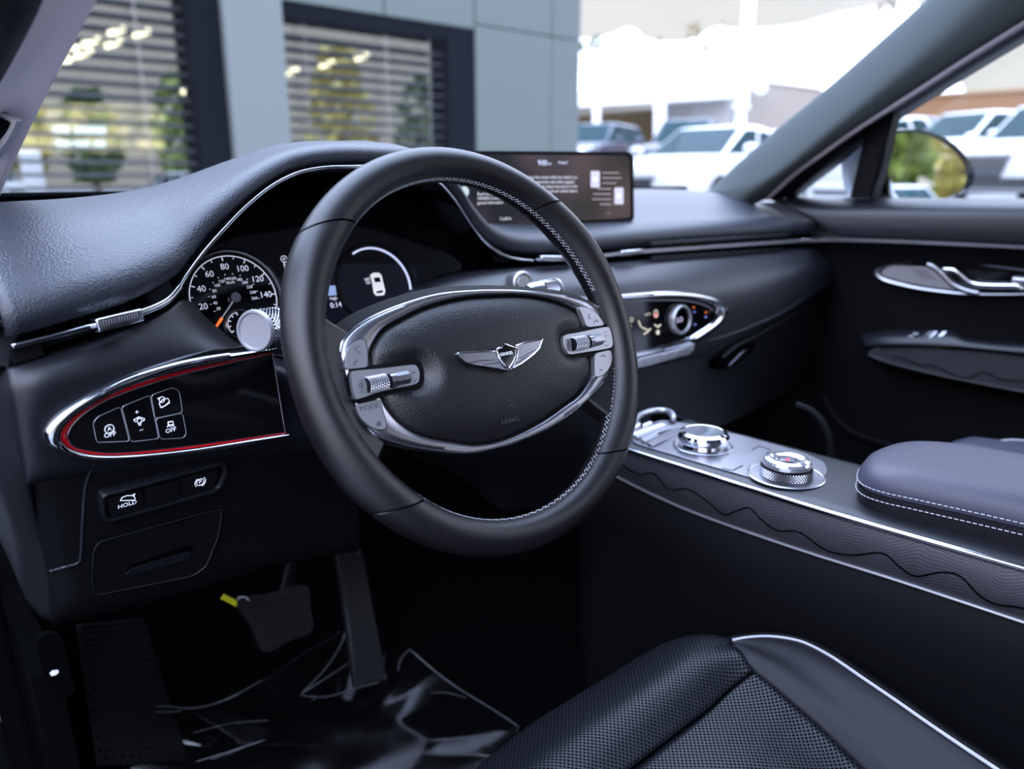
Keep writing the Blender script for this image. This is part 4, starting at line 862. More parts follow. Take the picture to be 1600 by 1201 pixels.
obj('piping', MB().add(*tube(piping, .0017, 8)), M['piping'], seat, label='pale grey piping on the bolster')
side = [[p+Vector((0,0,0)) for p in piping], [p+Vector((.010+.004*min(1,i/20),.006*max(0,1-i/8),-.006)) for i, p in enumerate(piping)], [p+Vector((.016,.010*max(0,1-i/10),-.05)) for i, p in enumerate(piping)], [p+Vector((.012,.004,-.16)) for p in piping], [p+Vector((.0,.0,-.24)) for p in piping]]
v, f = grid(side); obj('side_skirt', MB().add(v, f), M['rubber'], seat, solid=.004)
k = MB(); L = [p+Vector((.0085,.003,-.0015)) for p in piping]; L = cat(L, 150)
for i in range(4, len(L)-1): k.add(*tube([L[i], L[i].lerp(L[i+1], .6)], .0006, 4))
obj('stitching', k, M['stitch'], seat)
# cushion: front roll, perforated front panel, rear panel
front = cat([S(*p) for p in ((700,1241,.655),(760,1199,.658),(800,1166,.660),(850,1129,.663),(900,1097,.666),(960,1061,.670),(1010,1029,.676),(1045,1010,.684),(1080,999,.692),(1110,997,.697),(1143,1003,.699))], 50)
front2 = cat([S(*p) for p in ((740,1275,.672),(800,1226,.675),(850,1183,.677),(900,1149,.679),(960,1110,.682),(1010,1076,.686),(1050,1048,.690),(1082,1028,.695),(1112,1016,.698),(1145,1012,.699))], 50)
seamP = cat([S(*p) for p in ((880,1290,.668),(925,1245,.669),(980,1201,.670),(1040,1155,.672),(1100,1110,.677),(1135,1078,.683),(1160,1058,.690),(1176,1046,.696))], 50)
mid2 = [(a+b)/2+Vector((0,0,.004)) for a, b in zip(front2, seamP)]
roll = [p+Vector((0,.012,-.05)) for p in front]; roll2 = [p+Vector((0,.0,-.13)) for p in front]
v, f = loft([roll2, roll, [p+Vector((0,.008,-.012)) for p in front], front, front2, mid2, [p+Vector((0,.003,.0008)) for p in seamP], [p+Vector((0,-.0005,-.0012)) for p in seamP]], 50, 44); obj('front_cushion', MB().add(v, f), M['perf'], seat, ang=80, solid=.004)
k0 = min(range(70), key=lambda i: (inner[i]-seamP[-1]).length)
rear_in = cat([seamP[-1]]+[inner[i] for i in range(k0+1, 70)], 50)
r0 = cat(seamP, 40)
R0 = r0; E_ = [rear_in[min(49, int(j/29*49))] for j in range(30)]
rows = []
for j in range(30):
    t = j/29; d = E_[j]-R0[-1]; r = []
    for i in range(40):
        q = i/39; left_d = Vector((-.01,-.40*t,-.003)); p = R0[i]+left_d.lerp(d, q)
        p.z += .006*math.sin(PI*min(1, t*2.5)*.5)*math.sin(PI*q*.9) - (.0012 if j == 0 else 0); r.append(p)
    rows.append(r)
v, f = grid(rows); obj('rear_cushion', MB().add(v, f), M['perf'], seat, ang=80, solid=.004)
obj('cushion_seam', MB().add(*tube([p+Vector((0,0,-.0002)) for p in seamP], .0007, 6)), M['rubber'], seat)
obj('frame_base', MB().add(*box((-.0,-.36,.48), .40, .44, .14)), M['rubber'], seat, bevel=.03, bseg=4)
# ================================================================ passenger seat (only a corner shows past the armrest)
ps = thing('passenger_seat', 'corner of dark leather front seat showing past the armrest', 'car seat', (.75,-.45,.45))
pts = [(1490,694),(1503,690),(1522,686),(1538,688),(1555,694),(1585,712),(1620,735)]
a = cat([Z(x, y, .805) for x, y in pts], 40)
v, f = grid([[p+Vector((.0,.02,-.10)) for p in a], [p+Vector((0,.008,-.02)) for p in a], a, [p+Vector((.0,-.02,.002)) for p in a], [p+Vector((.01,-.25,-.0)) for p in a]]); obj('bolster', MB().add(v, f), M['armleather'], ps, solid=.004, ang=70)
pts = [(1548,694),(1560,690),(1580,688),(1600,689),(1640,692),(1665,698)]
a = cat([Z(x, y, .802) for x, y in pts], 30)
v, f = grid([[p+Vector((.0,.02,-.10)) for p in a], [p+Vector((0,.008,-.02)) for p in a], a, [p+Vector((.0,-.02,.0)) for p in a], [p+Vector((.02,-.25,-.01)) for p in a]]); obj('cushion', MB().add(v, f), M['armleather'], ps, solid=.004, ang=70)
obj('piping', MB().add(*tube([p+Vector((0,0,.001)) for p in a], .0016, 6)), M['stitch'], ps)
obj('frame_base', MB().add(*box((.81,-.44,.63), .36, .42, .30)), M['rubber'], ps, bevel=.03, bseg=4)

# seat backs, out of the picture behind the camera but part of the same seats
for st_, cx_ in ((seat, 0.0), (ps, .80)):
    rows = []
    for y, z, hw, d in ((-.60,.66,.22,.05),(-.66,.74,.24,.07),(-.74,.95,.25,.07),(-.82,1.15,.23,.06),(-.88,1.28,.17,.04)):
        rows.append([Vector((cx_+hw*math.cos(t), y-d+d*math.sin(t)*1.0, z)) for t in [2*PI*i/20 for i in range(20)]])
    v, f = grid(rows, cu=True); f.append(tuple(range(20))); f.append(tuple(range(len(v)-20, len(v)))); obj('backrest', MB().add(v, f), M['rubber'], st_, ang=60)
    obj('headrest', MB().add(*box((cx_, -.93, 1.40), .26, .10, .18)), M['rubber'], st_, bevel=.04, bseg=4)
# ================================================================ passenger door
door = thing('passenger_door', 'dark passenger door with silver handle and contour engraved armrest', 'car door', (1.08,-.1,.42))
def XX(pts): return [X(*p) for p in pts]
def drow(*pts): return XX(pts)
D_ = [drow((1196,300,1.13),(1235,306,1.13),(1290,308,1.13),(1400,309,1.13),(1600,310,1.13),(1900,312,1.13)),
      drow((1196,303,1.09),(1235,309,1.09),(1290,312,1.09),(1400,313,1.09),(1600,314,1.09),(1900,318,1.09)),
      drow((1218,316,1.066),(1245,323,1.06),(1295,327,1.058),(1400,328,1.058),(1600,329,1.058),(1900,334,1.058)),
      drow((1262,340,1.060),(1275,345,1.052),(1310,350,1.050),(1400,352,1.050),(1600,355,1.050),(1900,362,1.050)),
      drow((1290,358,1.062),(1297,364,1.054),(1320,370,1.052),(1400,374,1.052),(1600,383,1.052),(1900,396,1.052))]
v, f = loft(D_, 60, 24); obj('upper_pad', MB().add(v, f), M['dash_plain'], door, solid=.006, ang=70)
D_ = [drow((1255,371,1.075),(1300,375,1.056),(1400,377,1.056),(1600,386,1.056),(1900,399,1.056)),
      drow((1265,386,1.085),(1310,388,1.068),(1400,392,1.068),(1600,400,1.068),(1900,412,1.068)),
      drow((1270,430,1.10),(1315,432,1.088),(1400,436,1.090),(1600,445,1.090),(1900,460,1.09)),
      drow((1270,480,1.11),(1312,485,1.098),(1400,492,1.10),(1600,502,1.10),(1900,520,1.10)),
      drow((1270,530,1.11),(1310,540,1.10),(1400,545,1.105),(1600,560,1.105),(1900,580,1.105)),
      drow((1260,640,1.12),(1300,650,1.11),(1400,660,1.11),(1600,680,1.11),(1900,700,1.11)),
      drow((1250,780,1.12),(1290,800,1.11),(1400,820,1.11),(1600,840,1.11),(1900,860,1.11))]
v, f = loft(D_, 60, 40); obj('trim_panel', MB().add(v, f), M['lower'], door, solid=.006, ang=70)
k = cat(drow((1262,375,1.060),(1300,374.5,1.053),(1400,377,1.053),(1600,386,1.053),(1900,399,1.053)), 40); obj('chrome_line', MB().add(*ribbon(k, (0,0,1), .005, .004)), M['satin'], door)
k = cat(drow((1316,433,1.088),(1366,433,1.0905)), 20); obj('seam', MB().add(*tube(k, .0012, 5)), M['dash_plain'], door)
# handle bowl
HX = 1.083
bo = [(1366,430),(1369,421),(1385,414),(1410,408.5),(1440,406),(1480,406.5),(1530,410),(1580,416),(1640,425),(1660,440),(1640,456),(1600,460.5),(1540,461),(1510,460.5),(1480,458),(1440,453),(1405,446),(1380,439)]
bi = [(1375,428),(1380,420),(1400,413),(1430,410.5),(1448,411),(1480,411.5),(1530,415),(1580,421),(1630,430),(1650,441),(1635,452),(1600,456),(1540,456.5),(1510,455),(1485,453.5),(1440,447.5),(1410,441),(1385,434)]
P, R_ = cat(drow(*[(x, y, HX) for x, y in bo]), 100, True), cat(drow(*[(x, y, HX) for x, y in bi]), 100, True)
hn = Vector((-1,0,0))
v, f = grid([[p+hn*h for p in P] for h in (-.015,.003)]+[[a.lerp(b, t)+hn*h for a, b in zip(P, R_)] for t, h in ((.3,.006),(.7,.0055),(1,.001))], cu=True)
hb = obj('handle_bezel', MB().add(v, f), M['satin'], door, ang=60, label='silver teardrop handle bezel')
obj('bezel_floor', MB().add(*prism([p+hn*.001 for p in R_], -hn*.003)), M['gloss'], hb)
sp_ = cat(drow(*[(x, y, HX-.0022) for x, y in ((1377,428),(1382,420),(1400,414),(1430,411.5),(1449,413),(1462,420),(1474,434),(1488,447),(1493,452.5),(1470,450.5),(1440,446),(1410,440),(1386,433))]), 60, True)
obj('speaker_cover', MB().add(*prism(sp_, -hn*.004)), mat('speaker_metal', (.38,.37,.40), .42, .8, bump=('noise', 500, .3, .0005)), hb, bevel=.001)
k = MB()
for i in range(4): k.add(*tube(drow((1424+i*7,418+i*1.0,HX-.0030),(1440+i*7,434+i*1.2,HX-.0030)), .0005, 5))
obj('speaker_slots', k, M['lower'], hb)
obj('divider', MB().add(*tube(cat(drow(*[(x, y, HX-.005) for x, y in ((1450,413),(1460,417),(1474,429),(1488,443),(1508,453),(1530,458))]), 30), .0055, 10)), M['satin'], hb)
obj('door_lever', MB().add(*tube(cat([X(x, y, HX-.011) for x, y in ((1472,421),(1488,421.5),(1499,427),(1512,438),(1525,444),(1545,446),(1570,446.5),(1590,447),(1600,452))], 40), [.0035]+[.0052]*38+[.004], 10)), M['bright'], hb, label='curved chrome door lever')
obj('lock_button', MB().add(*tube(drow((1583,437,HX-.006),(1625,441,HX-.006)), .0075, 12)), M['satin'], hb, bevel=.001)
# armrest with window switch
AX = 1.045
rows = [drow((1345,522,1.095),(1380,517,1.09),(1440,515,1.088),(1490,517,1.088),(1510,528,1.088),(1600,536,1.088),(1800,548,1.088)),
        drow((1345,530,1.07),(1380,525,1.06),(1440,523,1.058),(1490,524,1.058),(1512,531,1.058),(1600,539,1.058),(1800,551,1.058)),
        drow((1350,540,1.055),(1385,537,1.047),(1440,537,1.045),(1490,540,1.045),(1520,542,1.045),(1600,549,1.045),(1800,563,1.045)),
        drow((1352,545,1.060),(1385,542,1.050),(1440,543,1.048),(1490,546,1.048),(1520,548,1.048),(1600,555,1.048),(1800,570,1.048))]
v, f = loft(rows, 60, 16); da = obj('armrest_ledge', MB().add(v, f), M['dash_plain'], door, solid=.004, ang=60)
ap = [(1356,552),(1362,546),(1380,542),(1420,541),(1480,544),(1540,549),(1600,555),(1700,564),(1800,574),(1800,640),(1700,628),(1600,612),(1540,600),(1480,588),(1430,576),(1390,566),(1366,558)]
P = cat(drow(*[(x, y, AX) for x, y in ap]), 120, True)
obj('armrest_panel', MB().add(*prism(P, Vector((.05,0,0)))), M['wood'], door, bevel=.002, label='contour engraved armrest panel')
obj('armrest_trim', MB().add(*ribbon(cat(drow(*[(x, y, AX-.001) for x, y in ((1375,541),(1420,539.5),(1480,542),(1540,547),(1600,553.5),(1700,562),(1800,572))]), 40), (0,0,1), .0060, .004)), M['bright'], door, label='bright strip above the armrest panel')
obj('armrest_trim', MB().add(*tube(cat(drow(*[(x, y, AX-.001) for x, y in ((1357,553),(1366,558),(1390,566.5),(1430,577),(1480,588.5),(1540,600.5),(1600,612),(1700,628),(1800,641))]), 40), .0022, 8)), M['dash_plain'], door)
k = cat(drow(*[(x, y, AX-.0008) for x, y in ((1395,556),(1420,563),(1440,571),(1455,570),(1480,581),(1500,590),(1515,590),(1530,582),(1542,582),(1560,592),(1575,594),(1600,596),(1640,606))]), 50); obj('mountain_line', MB().add(*tube(k, .0010, 5)), M['void'], door)
sw = obj('window_switch', MB().add(*prism(drow((1436,533,1.050),(1452,520,1.064),(1462,520.5,1.064),(1448,534,1.050)), Vector((0,0,.004)))), M['gloss'], door, bevel=.001)
obj('switch_key', MB().add(*prism(drow((1449,531,1.052),(1461,521,1.062),(1465,521.5,1.062),(1454,532,1.052)), Vector((0,0,.005)))), M['silver'], sw, bevel=.0008)
obj('switch_key', MB().add(*prism(drow((1461,532,1.052),(1474,521,1.062),(1479,521.5,1.062),(1469,533,1.052)), Vector((0,0,.005)))), M['silver'], sw, bevel=.0008)
for (x, y) in ((1424,528),(1431,524)): obj('lock_key', MB().add(*box(X(x, y, 1.055)+Vector((0,0,.003)), .008, .010, .004)), M['silver'], door, bevel=.001)
k = cat(drow((1287,620,1.108),(1300,645,1.103),(1322,668,1.100),(1350,683,1.099),(1400,698,1.098)), 40); obj('pocket_edge', MB().add(*tube(k, .007, 8)), M['lower'], door)
# window frame: divider post, quarter light frame
def bar(name, a, b, m, par, d=.03): return obj(name, MB().add(*prism(a, Vector((d,0,0)))), m, par, bevel=.003)
bar('divider_post', drow((1336,309,1.075),(1362,309,1.075),(1378,262,1.075),(1397,171,1.075),(1386,178,1.075),(1362,196,1.075),(1350,250,1.075)), None, M['black'], door)
bar('post_seal', drow((1355,309,1.070),(1361,309,1.070),(1397,176,1.070),(1393,172,1.070)), None, M['rubber'], door, .01)
# ---- windscreen pillar, passenger side
pp = thing('windshield_pillar', 'dark grey fabric covered pillar between windshield and passenger window', 'pillar', (1.06,.5,1.15))
l0 = XX([(1040,318,1.035),(1085,303,1.035),(1115,293,1.035),(1160,252,1.04),(1215,204,1.045),(1300,134,1.045),(1380,64,1.045),(1450,1,1.045),(1530,-75,1.045),(1700,-250,1.045)])
l1 = XX([(1120,330,1.02),(1150,310,1.015),(1180,288,1.01),(1215,262,1.01),(1270,216,1.01),(1360,142,1.01),(1450,66,1.01),(1530,-4,1.01),(1610,-70,1.01),(1790,-240,1.01)])
l2 = XX([(1170,322,1.04),(1192,302,1.03),(1215,282,1.022),(1250,254,1.018),(1310,208,1.018),(1400,141,1.018),(1500,70,1.018),(1610,-6,1.018),(1690,-60,1.018),(1870,-190,1.018)])
l3 = XX([(1196,312,1.06),(1212,296,1.05),(1240,270,1.042),(1275,245,1.038),(1330,206,1.038),(1420,148,1.038),(1510,90,1.038),(1610,28,1.038),(1690,-20,1.038),(1870,-140,1.038)])
v, f = loft([[p+Vector((.05,.03,0)) for p in l0], l0, l1, l2, l3, [p+Vector((.05,0,0)) for p in l3]], 60, 30); obj('trim_cover', MB().add(v, f), M['pillar'], pp, ang=70, solid=.004)
e1 = XX([(1199,311,1.056),(1216,295,1.048),(1244,270,1.040),(1280,244,1.036),(1335,205,1.036),(1424,148,1.036),(1514,90,1.036),(1614,28,1.036),(1760,-60,1.036),(1950,-176,1.036)])
obj('edge_bead', MB().add(*tube(cat(e1, 60), .004, 8)), mat('bead', (.35,.31,.34), .5), pp, label='pale bead along the window side')
qa = cat(drow(*[(x, y, 1.062) for x, y in ((1200,312),(1218,296),(1246,271),(1282,245),(1337,206),(1426,149),(1516,91),(1616,29),(1762,-60),(1950,-175))]), 60)
qb = cat(drow(*[(x, y, 1.085) for x, y in ((1228,309),(1240,300),(1262,283),(1300,254),(1352,212),(1440,154),(1530,98),(1630,38),(1776,-50),(1964,-165))]), 60)
v, f = grid([qa, [a.lerp(b, .5)+Vector((-.006,0,0)) for a, b in zip(qa, qb)], qb, [p+Vector((.04,0,0)) for p in qb]]); obj('frame_seal', MB().add(v, f), M['black'], door, ang=60, solid=.003)
obj('post_foot', MB().add(*prism(drow((1328,309,1.083),(1364,309,1.083),(1370,280,1.083),(1390,196,1.083),(1400,180,1.083),(1386,184,1.083),(1352,208,1.083)), Vector((.02,0,0)))), M['black'], door)
# ---- glass
qg = drow((1215,312,1.115),(1352,200,1.115),(1372,188,1.115),(1350,312,1.115)); 
def pane(name, P, d, par=None, kind=None, lab=None):
    o_ = obj(name, MB().add(*prism(P, Vector(d))), M['glass'], par, smooth=False)
    if kind: o_['kind'] = kind
    return o_
pane('quarter_glass', qg, (.004,0,0), door)
dg = drow((1355,318,1.118),(1395,160,1.118),(1600,20,1.118),(1900,-170,1.118),(1900,330,1.118)); pane('side_glass', dg, (.004,0,0), door)
# windshield: curved sheet from the cowl to the roof edge
rows = []
for j in range(13):
    t = j/12; r = []
    for i in range(25):
        s_ = i/24*2-1; hw = .80-.12*t; x = .385+s_*hw; y = .86-.92*t-.12*s_*s_; z = 1.135+.52*t+.05*math.sin(PI*t); r.append(Vector((x, y, z)))
    rows.append(r)
v, f = grid(rows); ws = obj('window_1', MB().add(v, f), M['glass'], None); tag(ws, kind='structure')
def wy(z): t = (z-1.135)/.57; return .86-.92*t
fr_ = cat([r_.lerp(r2_, .5) for r_, r2_ in zip(rows[0], rows[1])], 60); cb = obj('trim_2', MB().add(*ribbon([p+Vector((0,-.004,-.012)) for p in fr_], (0,-.6,.5), .07, .006)), M['void'], None); tag(cb, kind='structure')
# ---- driver's windscreen pillar (top left)
dp = thing('windshield_pillar', 'pale fabric covered pillar at the edge of the windshield, beside the open door', 'pillar', (-.30,.35,1.15))
r_in = [X(-30,385,-.283), X(0,303,-.281), X(20,254,-.280), X(60,170,-.278), X(104,84,-.277), X(147,0,-.276), X(210,-120,-.274)]
r_md = [X(-60,340,-.300), X(-22,262,-.298), X(0,205,-.297), X(40,112,-.295), X(80,45,-.293), X(112,-20,-.292), X(170,-130,-.290)]
r_ou = [X(-90,300,-.318), X(-45,215,-.316), X(-18,150,-.315), X(14,92,-.313), X(50,23,-.312), X(64,-10,-.311), X(120,-130,-.309)]
v, f = loft([[p+Vector((-.01,.03,.01)) for p in r_in], r_in, [a.lerp(b, .3)+Vector((.001,-.006,0)) for a, b in zip(r_in, r_md)], r_md, r_ou, [p+Vector((-.02,.03,0)) for p in r_ou]], 50, 30); obj('trim_cover', MB().add(v, f), mat('pillar_fabric_pale', (.84,.75,.77), .85, bump=('noise', 1400, .5, .0008)), dp, ang=70, solid=.004)  # same pillar fabric, light from the open door put into the colour
obj('door_seal', MB().add(*tube(cat([p+Vector((-.012,.0,.006)) for p in r_ou], 40), .016, 12)), M['rubber'], dp)
tv = [X(x, y, -.302) for x, y in ((-20,176),(10,180),(22,186),(24,193),(6,226),(-20,250))]
tw = obj('tweeter_frame', MB().add(*prism(cat(tv, 40, True), Vector((.006,.006,0)))), mat('pillar_plastic', (.42,.40,.44), .6), dp, bevel=.002)
obj('tweeter_grille', MB().add(*prism(cat([X(x, y, -.3035) for x, y in ((-20,182),(8,188),(13,194),(0,215),(-20,232))], 30, True), Vector((.003,.003,0)))), M['void'], tw)
# driver-side body opening: sill, door frame seen as the black edge at far left
sill = obj('trim_3', MB().add(*tube(cat([Vector((-.41,.40,1.25)), Vector((-.392,.34,1.0)), Vector((-.375,.30,.80)), Vector((-.372,.20,.60)), Vector((-.372,.0,.50)), Vector((-.372,-.6,.48))], 40), .012, 10)), M['rubber'], None); sill.data.materials[0] = M['void']; tag(sill, kind='structure')
# ---- roof and rear shell so the cabin is shaded as in the car
rows = []
for y, z, hw in ((-.02,1.655,.62),(-.10,1.69,.64),(-.4,1.73,.66),(-1.0,1.74,.66),(-1.7,1.70,.62),(-2.1,1.60,.58)):
    rows.append([Vector((.385+s_*hw, y, z-.07*abs(s_)**3)) for s_ in [i/8*2-1 for i in range(17)] if -1 <= s_ <= 1])
v, f = grid(rows); rf = obj('ceiling', MB().add(v, f), M['headliner'], None, solid=.03, soff=1); tag(rf, kind='structure')
k = MB().add(*prism([Vector(q) for q in ((1.16,-.95,.40),(1.16,-2.3,.40),(1.16,-2.3,1.12),(1.16,-.95,1.12))], (.02,0,0))); o_ = obj('wall_right', k, M['lower'], None); tag(o_, kind='structure')
k = MB().add(*prism([Vector(q) for q in ((-.40,-2.1,.40),(1.16,-2.1,.40),(1.16,-2.1,1.15),(-.40,-2.1,1.15))], (0,.02,0))); o_ = obj('wall_rear', k, M['lower'], None); tag(o_, kind='structure')
k = MB().add(*prism([Vector(q) for q in ((-.42,-.95,.40),(-.42,-2.1,.40),(-.42,-2.1,1.12),(-.42,-.95,1.12))], (.02,0,0))); o_ = obj('wall_left', k, M['lower'], None); tag(o_, kind='structure')
for x_, nm in ((-.36,'trim_4'),(1.10,'trim_5')):
    k = MB().add(*prism([Vector(q) for q in ((x_,-.80,.45),(x_,-.98,.45),(x_,-1.08,1.15),(x_,-1.15,1.66),(x_,-1.05,1.66),(x_,-.98,1.15))], (.05,0,0))); o_ = obj(nm, k, M['pillar'], None); tag(o_, kind='structure')
# ---- floor, firewall, tunnel side
k = MB().add(*grid([[Vector((x, y, z)) for x in [-.36+i*.19 for i in range(9)]] for y, z in ((-2.1,.40),(-.5,.39),(.30,.39),(.55,.41),(.72,.52),(.84,.72),(.88,.95),(.88,1.12))])); fl = obj('floor', k, M['carpet'], None, solid=.02); tag(fl, kind='structure')
k = MB().add(*prism([Vector(q) for q in ((-.345,.88,.39),(-.345,-.30,.39),(-.345,-.30,.46),(-.345,.0,.50),(-.345,.08,.60),(-.345,.12,.72),(-.345,.14,.80),(-.345,.88,.82))], (-.02,0,0))); kp = obj('wall_front', k, M['void'], None); tag(kp, kind='structure')
k = MB().add(*prism([Vector(q) for q in ((-.366,-1.2,.20),(-.62,-1.2,.20),(-.62,-1.2,.40),(-.56,-1.2,.45),(-.366,-1.2,.46))], (0,1.85,0))); o_ = obj('trim_6', k, M['void'], None, bevel=.01); tag(o_, kind='structure')
hr = thing('hood_release', 'small black bonnet release lever with white symbol in the driver footwell', 'lever', Y(85,1060,.087))
obj('lever', MB().add(*prism(cat([Y(x, y, .085) for x, y in ((58,1000),(95,995),(112,1060),(118,1080),(98,1094),(80,1086),(70,1062))], 40, True), Vector((0,.006,0)))), M['void'], hr, bevel=.002)
obj('symbol', MB().add(*prism([Y(x, y, .084) for x, y in ((78,1052),(82,1048),(91,1047),(92,1050),(88,1054),(80,1056))], Vector((0,.002,0)))), M['white'], hr)
# ---- pedals
def studs(name, P, par, m, n1, n2, hgt, r):
    """rows of raised studs over a four cornered pad P (tl,tr,br,bl)"""
    a, b, c, d = P; k = MB(); nn = (b-a).cross(d-a).normalized(); nn = nn if nn.dot(CAM-a) > 0 else -nn
    for i in range(n1):
        for j in range(n2):
            u = (j+.5+(.25 if i % 2 else -.25))/n2; w_ = (i+.5)/n1
            if not .04 < u < .96: continue
            p = a.lerp(b, u).lerp(d.lerp(c, u), w_); q = nn.orthogonal().normalized(); q2 = nn.cross(q)
            ring = [p+(q*math.cos(t)+q2*math.sin(t))*r for t in [PI/3*s for s in range(6)]]; top_ = [x+(p-x)*.4+nn*hgt for x in ring]
            k.add(ring+top_, [(s, (s+1) % 6, 6+(s+1) % 6, 6+s) for s in range(6)]+[tuple(range(6, 12))])
    return obj(name, k, m, par, ang=20)
pedal_m = mat('pedal_rubber', (.011,.011,.013), .42, spec=.4)
rest_m = mat('footrest_rubber', (.004,.004,.005), .5, spec=.16)
bp_ = thing('brake_pedal', 'wide black brake pedal with studded rubber pad and yellow tag', 'pedal', Y(440,965,.40))
BP = [Y(372,938,.40), Y(478,914,.40), Y(488,985,.385), Y(414,1018,.385)]; e_ = cat([BP[0], BP[0].lerp(BP[1],.5), BP[1], BP[1].lerp(BP[2],.5)+Vector((.002,0,0)), BP[2], BP[2].lerp(BP[3],.5), BP[3], BP[3].lerp(BP[0],.5)], 48, True)
obj('pad', MB().add(*prism(e_, Vector((0,.012,-.006)))), pedal_m, bp_, bevel=.002); studs('studs', BP, bp_, pedal_m, 7, 9, .0022, .0035)
obj('arm', MB().add(*tube(cat([Y(440,950,.42), Y(452,900,.45), Y(470,830,.50), Y(490,700,.55)], 20), .010, 10)), M['black'], bp_)
obj('tag', MB().add(*prism([Y(x, y, .405) for x, y in ((346,936),(351,929),(379,943),(376,951))], Vector((0,.003,0)))), M['yellow'], bp_, label='small yellow tag')
obj('tag_clip', MB().add(*tube(cat([Y(378,945,.404), Y(372,934,.402), Y(384,933,.40), Y(392,942,.399)], 14), .0012, 6)), M['stitch'], bp_)
ac = thing('accelerator_pedal', 'long narrow black accelerator pedal right of the brake pedal', 'pedal', Y(580,1060,.40))
AP = [Y(527,862,.50), Y(566,858,.50), Y(606,1062,.385), Y(556,1074,.385)]; e_ = [AP[0], AP[1], AP[1].lerp(AP[2],.5), AP[2], AP[3], AP[3].lerp(AP[0],.5)]
obj('pad', MB().add(*prism(e_, Vector((0,.014,-.008)))), pedal_m, ac, bevel=.003); studs('studs', AP, ac, pedal_m, 16, 4, .002, .0032)
obj('edge', MB().add(*tube([AP[0], AP[3]], .0011, 6)), M['dash_plain'], ac)
ft = thing('footrest', 'black textured dead pedal at the far left of the footwell', 'footrest', Y(200,1150,.50))
FP = [Y(118,975,.60), Y(226,965,.60), Y(296,1190,.44), Y(150,1200,.44)]
obj('pad', MB().add(*prism(FP, Vector((0,.02,-.01)))), rest_m, ft, bevel=.003); studs('studs', FP, ft, rest_m, 22, 11, .0022, .0042)
# ---- clear protective film laid over the driver's mat
film = thing('floor_film', 'crumpled clear plastic film protecting the driver floor mat', 'plastic film', (.0,.45,.40))
outl = [(146,1122,.47),(165,1112,.475),(222,1102,.478),(285,1106,.478),(330,1098,.47),(380,1082,.46),(430,1050,.455),(480,1014,.452),(520,992,.455),(543,976,.46),(556,1012,.45),(590,1020,.45),(602,1046,.445),(620,1030,.46),(640,1012,.465),(680,1046,.452),(720,1074,.45),(770,1104,.445),(812,1132,.44),(800,1180,.43),(770,1230,.43),(600,1300,.42),(400,1310,.42),(160,1290,.44)]
fo = [Z(x, y, z) for x, y, z in outl]; fo = poly(fo+[fo[0]], 241)[:-1]
from mathutils import noise
cz = sum(fo, Vector())/len(fo); rows = []
for j in range(60):
    t = 1-(j/59)*.985; r = []
    for p in fo:
        q = cz+(p-cz)*t; e2 = (1-t)
        h = .007*noise.noise(q*7)+.0022*noise.noise(q*17+Vector((3,1,0)))
        q = Vector((q.x, q.y, .418+(p.z-.418)*max(0, t-.55)/.45*1.0+h*min(1, e2*6+.2))); r.append(q)
    rows.append(r)
v, f = grid(rows, cu=True); obj('sheet', MB().add(v, f), M['film'], film, ang=25, solid=.0004)
def fold(pts, r=.0011): obj('fold', MB().add(*tube(cat([Z(*p) for p in pts], 30), [r*.2]+[r*.65]*28+[r*.2], 6)), M['film_fold'], film)
M['film_fold'] = mat('film_fold', (.10,.10,.115), .2, spec=.7)
fold([(543,978,.46),(530,1012,.455),(505,1048,.45),(470,1084,.445)], .0016); fold([(550,1032,.45),(520,1052,.447),(470,1084,.446)]); fold([(543,978,.46),(548,1010,.455),(550,1040,.45),(549,1066,.445)], .0008)
fold([(470,1086,.446),(510,1088,.444),(560,1074,.446),(592,1066,.45)], .0009); fold([(640,1014,.465),(700,1064,.452),(770,1108,.447),(812,1136,.442)], .0011); fold([(640,1014,.465),(626,1030,.458),(622,1048,.45)], .001)
fold([(216,1104,.478),(260,1103,.478),(300,1106,.476),(350,1094,.468),(410,1062,.458)], .0012); fold([(215,1108,.476),(255,1112,.474),(285,1110,.474)], .0010); fold([(148,1122,.472),(150,1150,.465),(156,1200,.45)], .0010)
fold([(300,1145,.44),(360,1130,.443),(420,1125,.443)], .0006); fold([(305,1190,.436),(370,1170,.438),(415,1155,.44)], .0006); fold([(330,1186,.438),(380,1168,.439)], .0005); fold([(673,1082,.45),(700,1082,.449),(728,1090,.447)], .0006); fold([(602,1020,.455),(600,1040,.45),(603,1060,.446)], .0007)

# ---- open driver's door, out to the left
od = thing('driver_door', 'dark open driver door standing out to the left of the dashboard', 'car door', (-.5,.45,.45))
h0, h1 = Vector((-.44,.50,0)), Vector((-1.05,-.30,0)); nn_ = Vector((-.8,.61,0))*.10
obj('door_shell', MB().add(*prism([h0+Vector((0,0,.45)), h1+Vector((0,0,.45)), h1+Vector((0,0,1.13)), h0+Vector((0,0,1.16))], nn_)), M['lower'], od, bevel=.02)
obj('window_frame', MB().add(*tube(cat([h0+nn_*.5+Vector((0,0,1.15)), h0.lerp(h1,.45)+nn_*.5+Vector((0,0,1.50)), h0.lerp(h1,.8)+nn_*.5+Vector((0,0,1.62)), h1+nn_*.5+Vector((0,0,1.60)), h1+nn_*.5+Vector((0,0,1.12))], 40), .02, 8)), M['black'], od)
# cowl sides that close the cabin ahead of the doors
for x_, nm in ((1.135,'wall_cowl_right'),):
    k = MB().add(*prism([Vector(q) for q in ((x_,.12,.40),(x_,1.0,.40),(x_,1.0,1.12),(x_,.20,1.12),(x_,.16,.9))], (.02,0,0))); o_ = obj(nm, k, M['lower'], None); tag(o_, kind='structure')
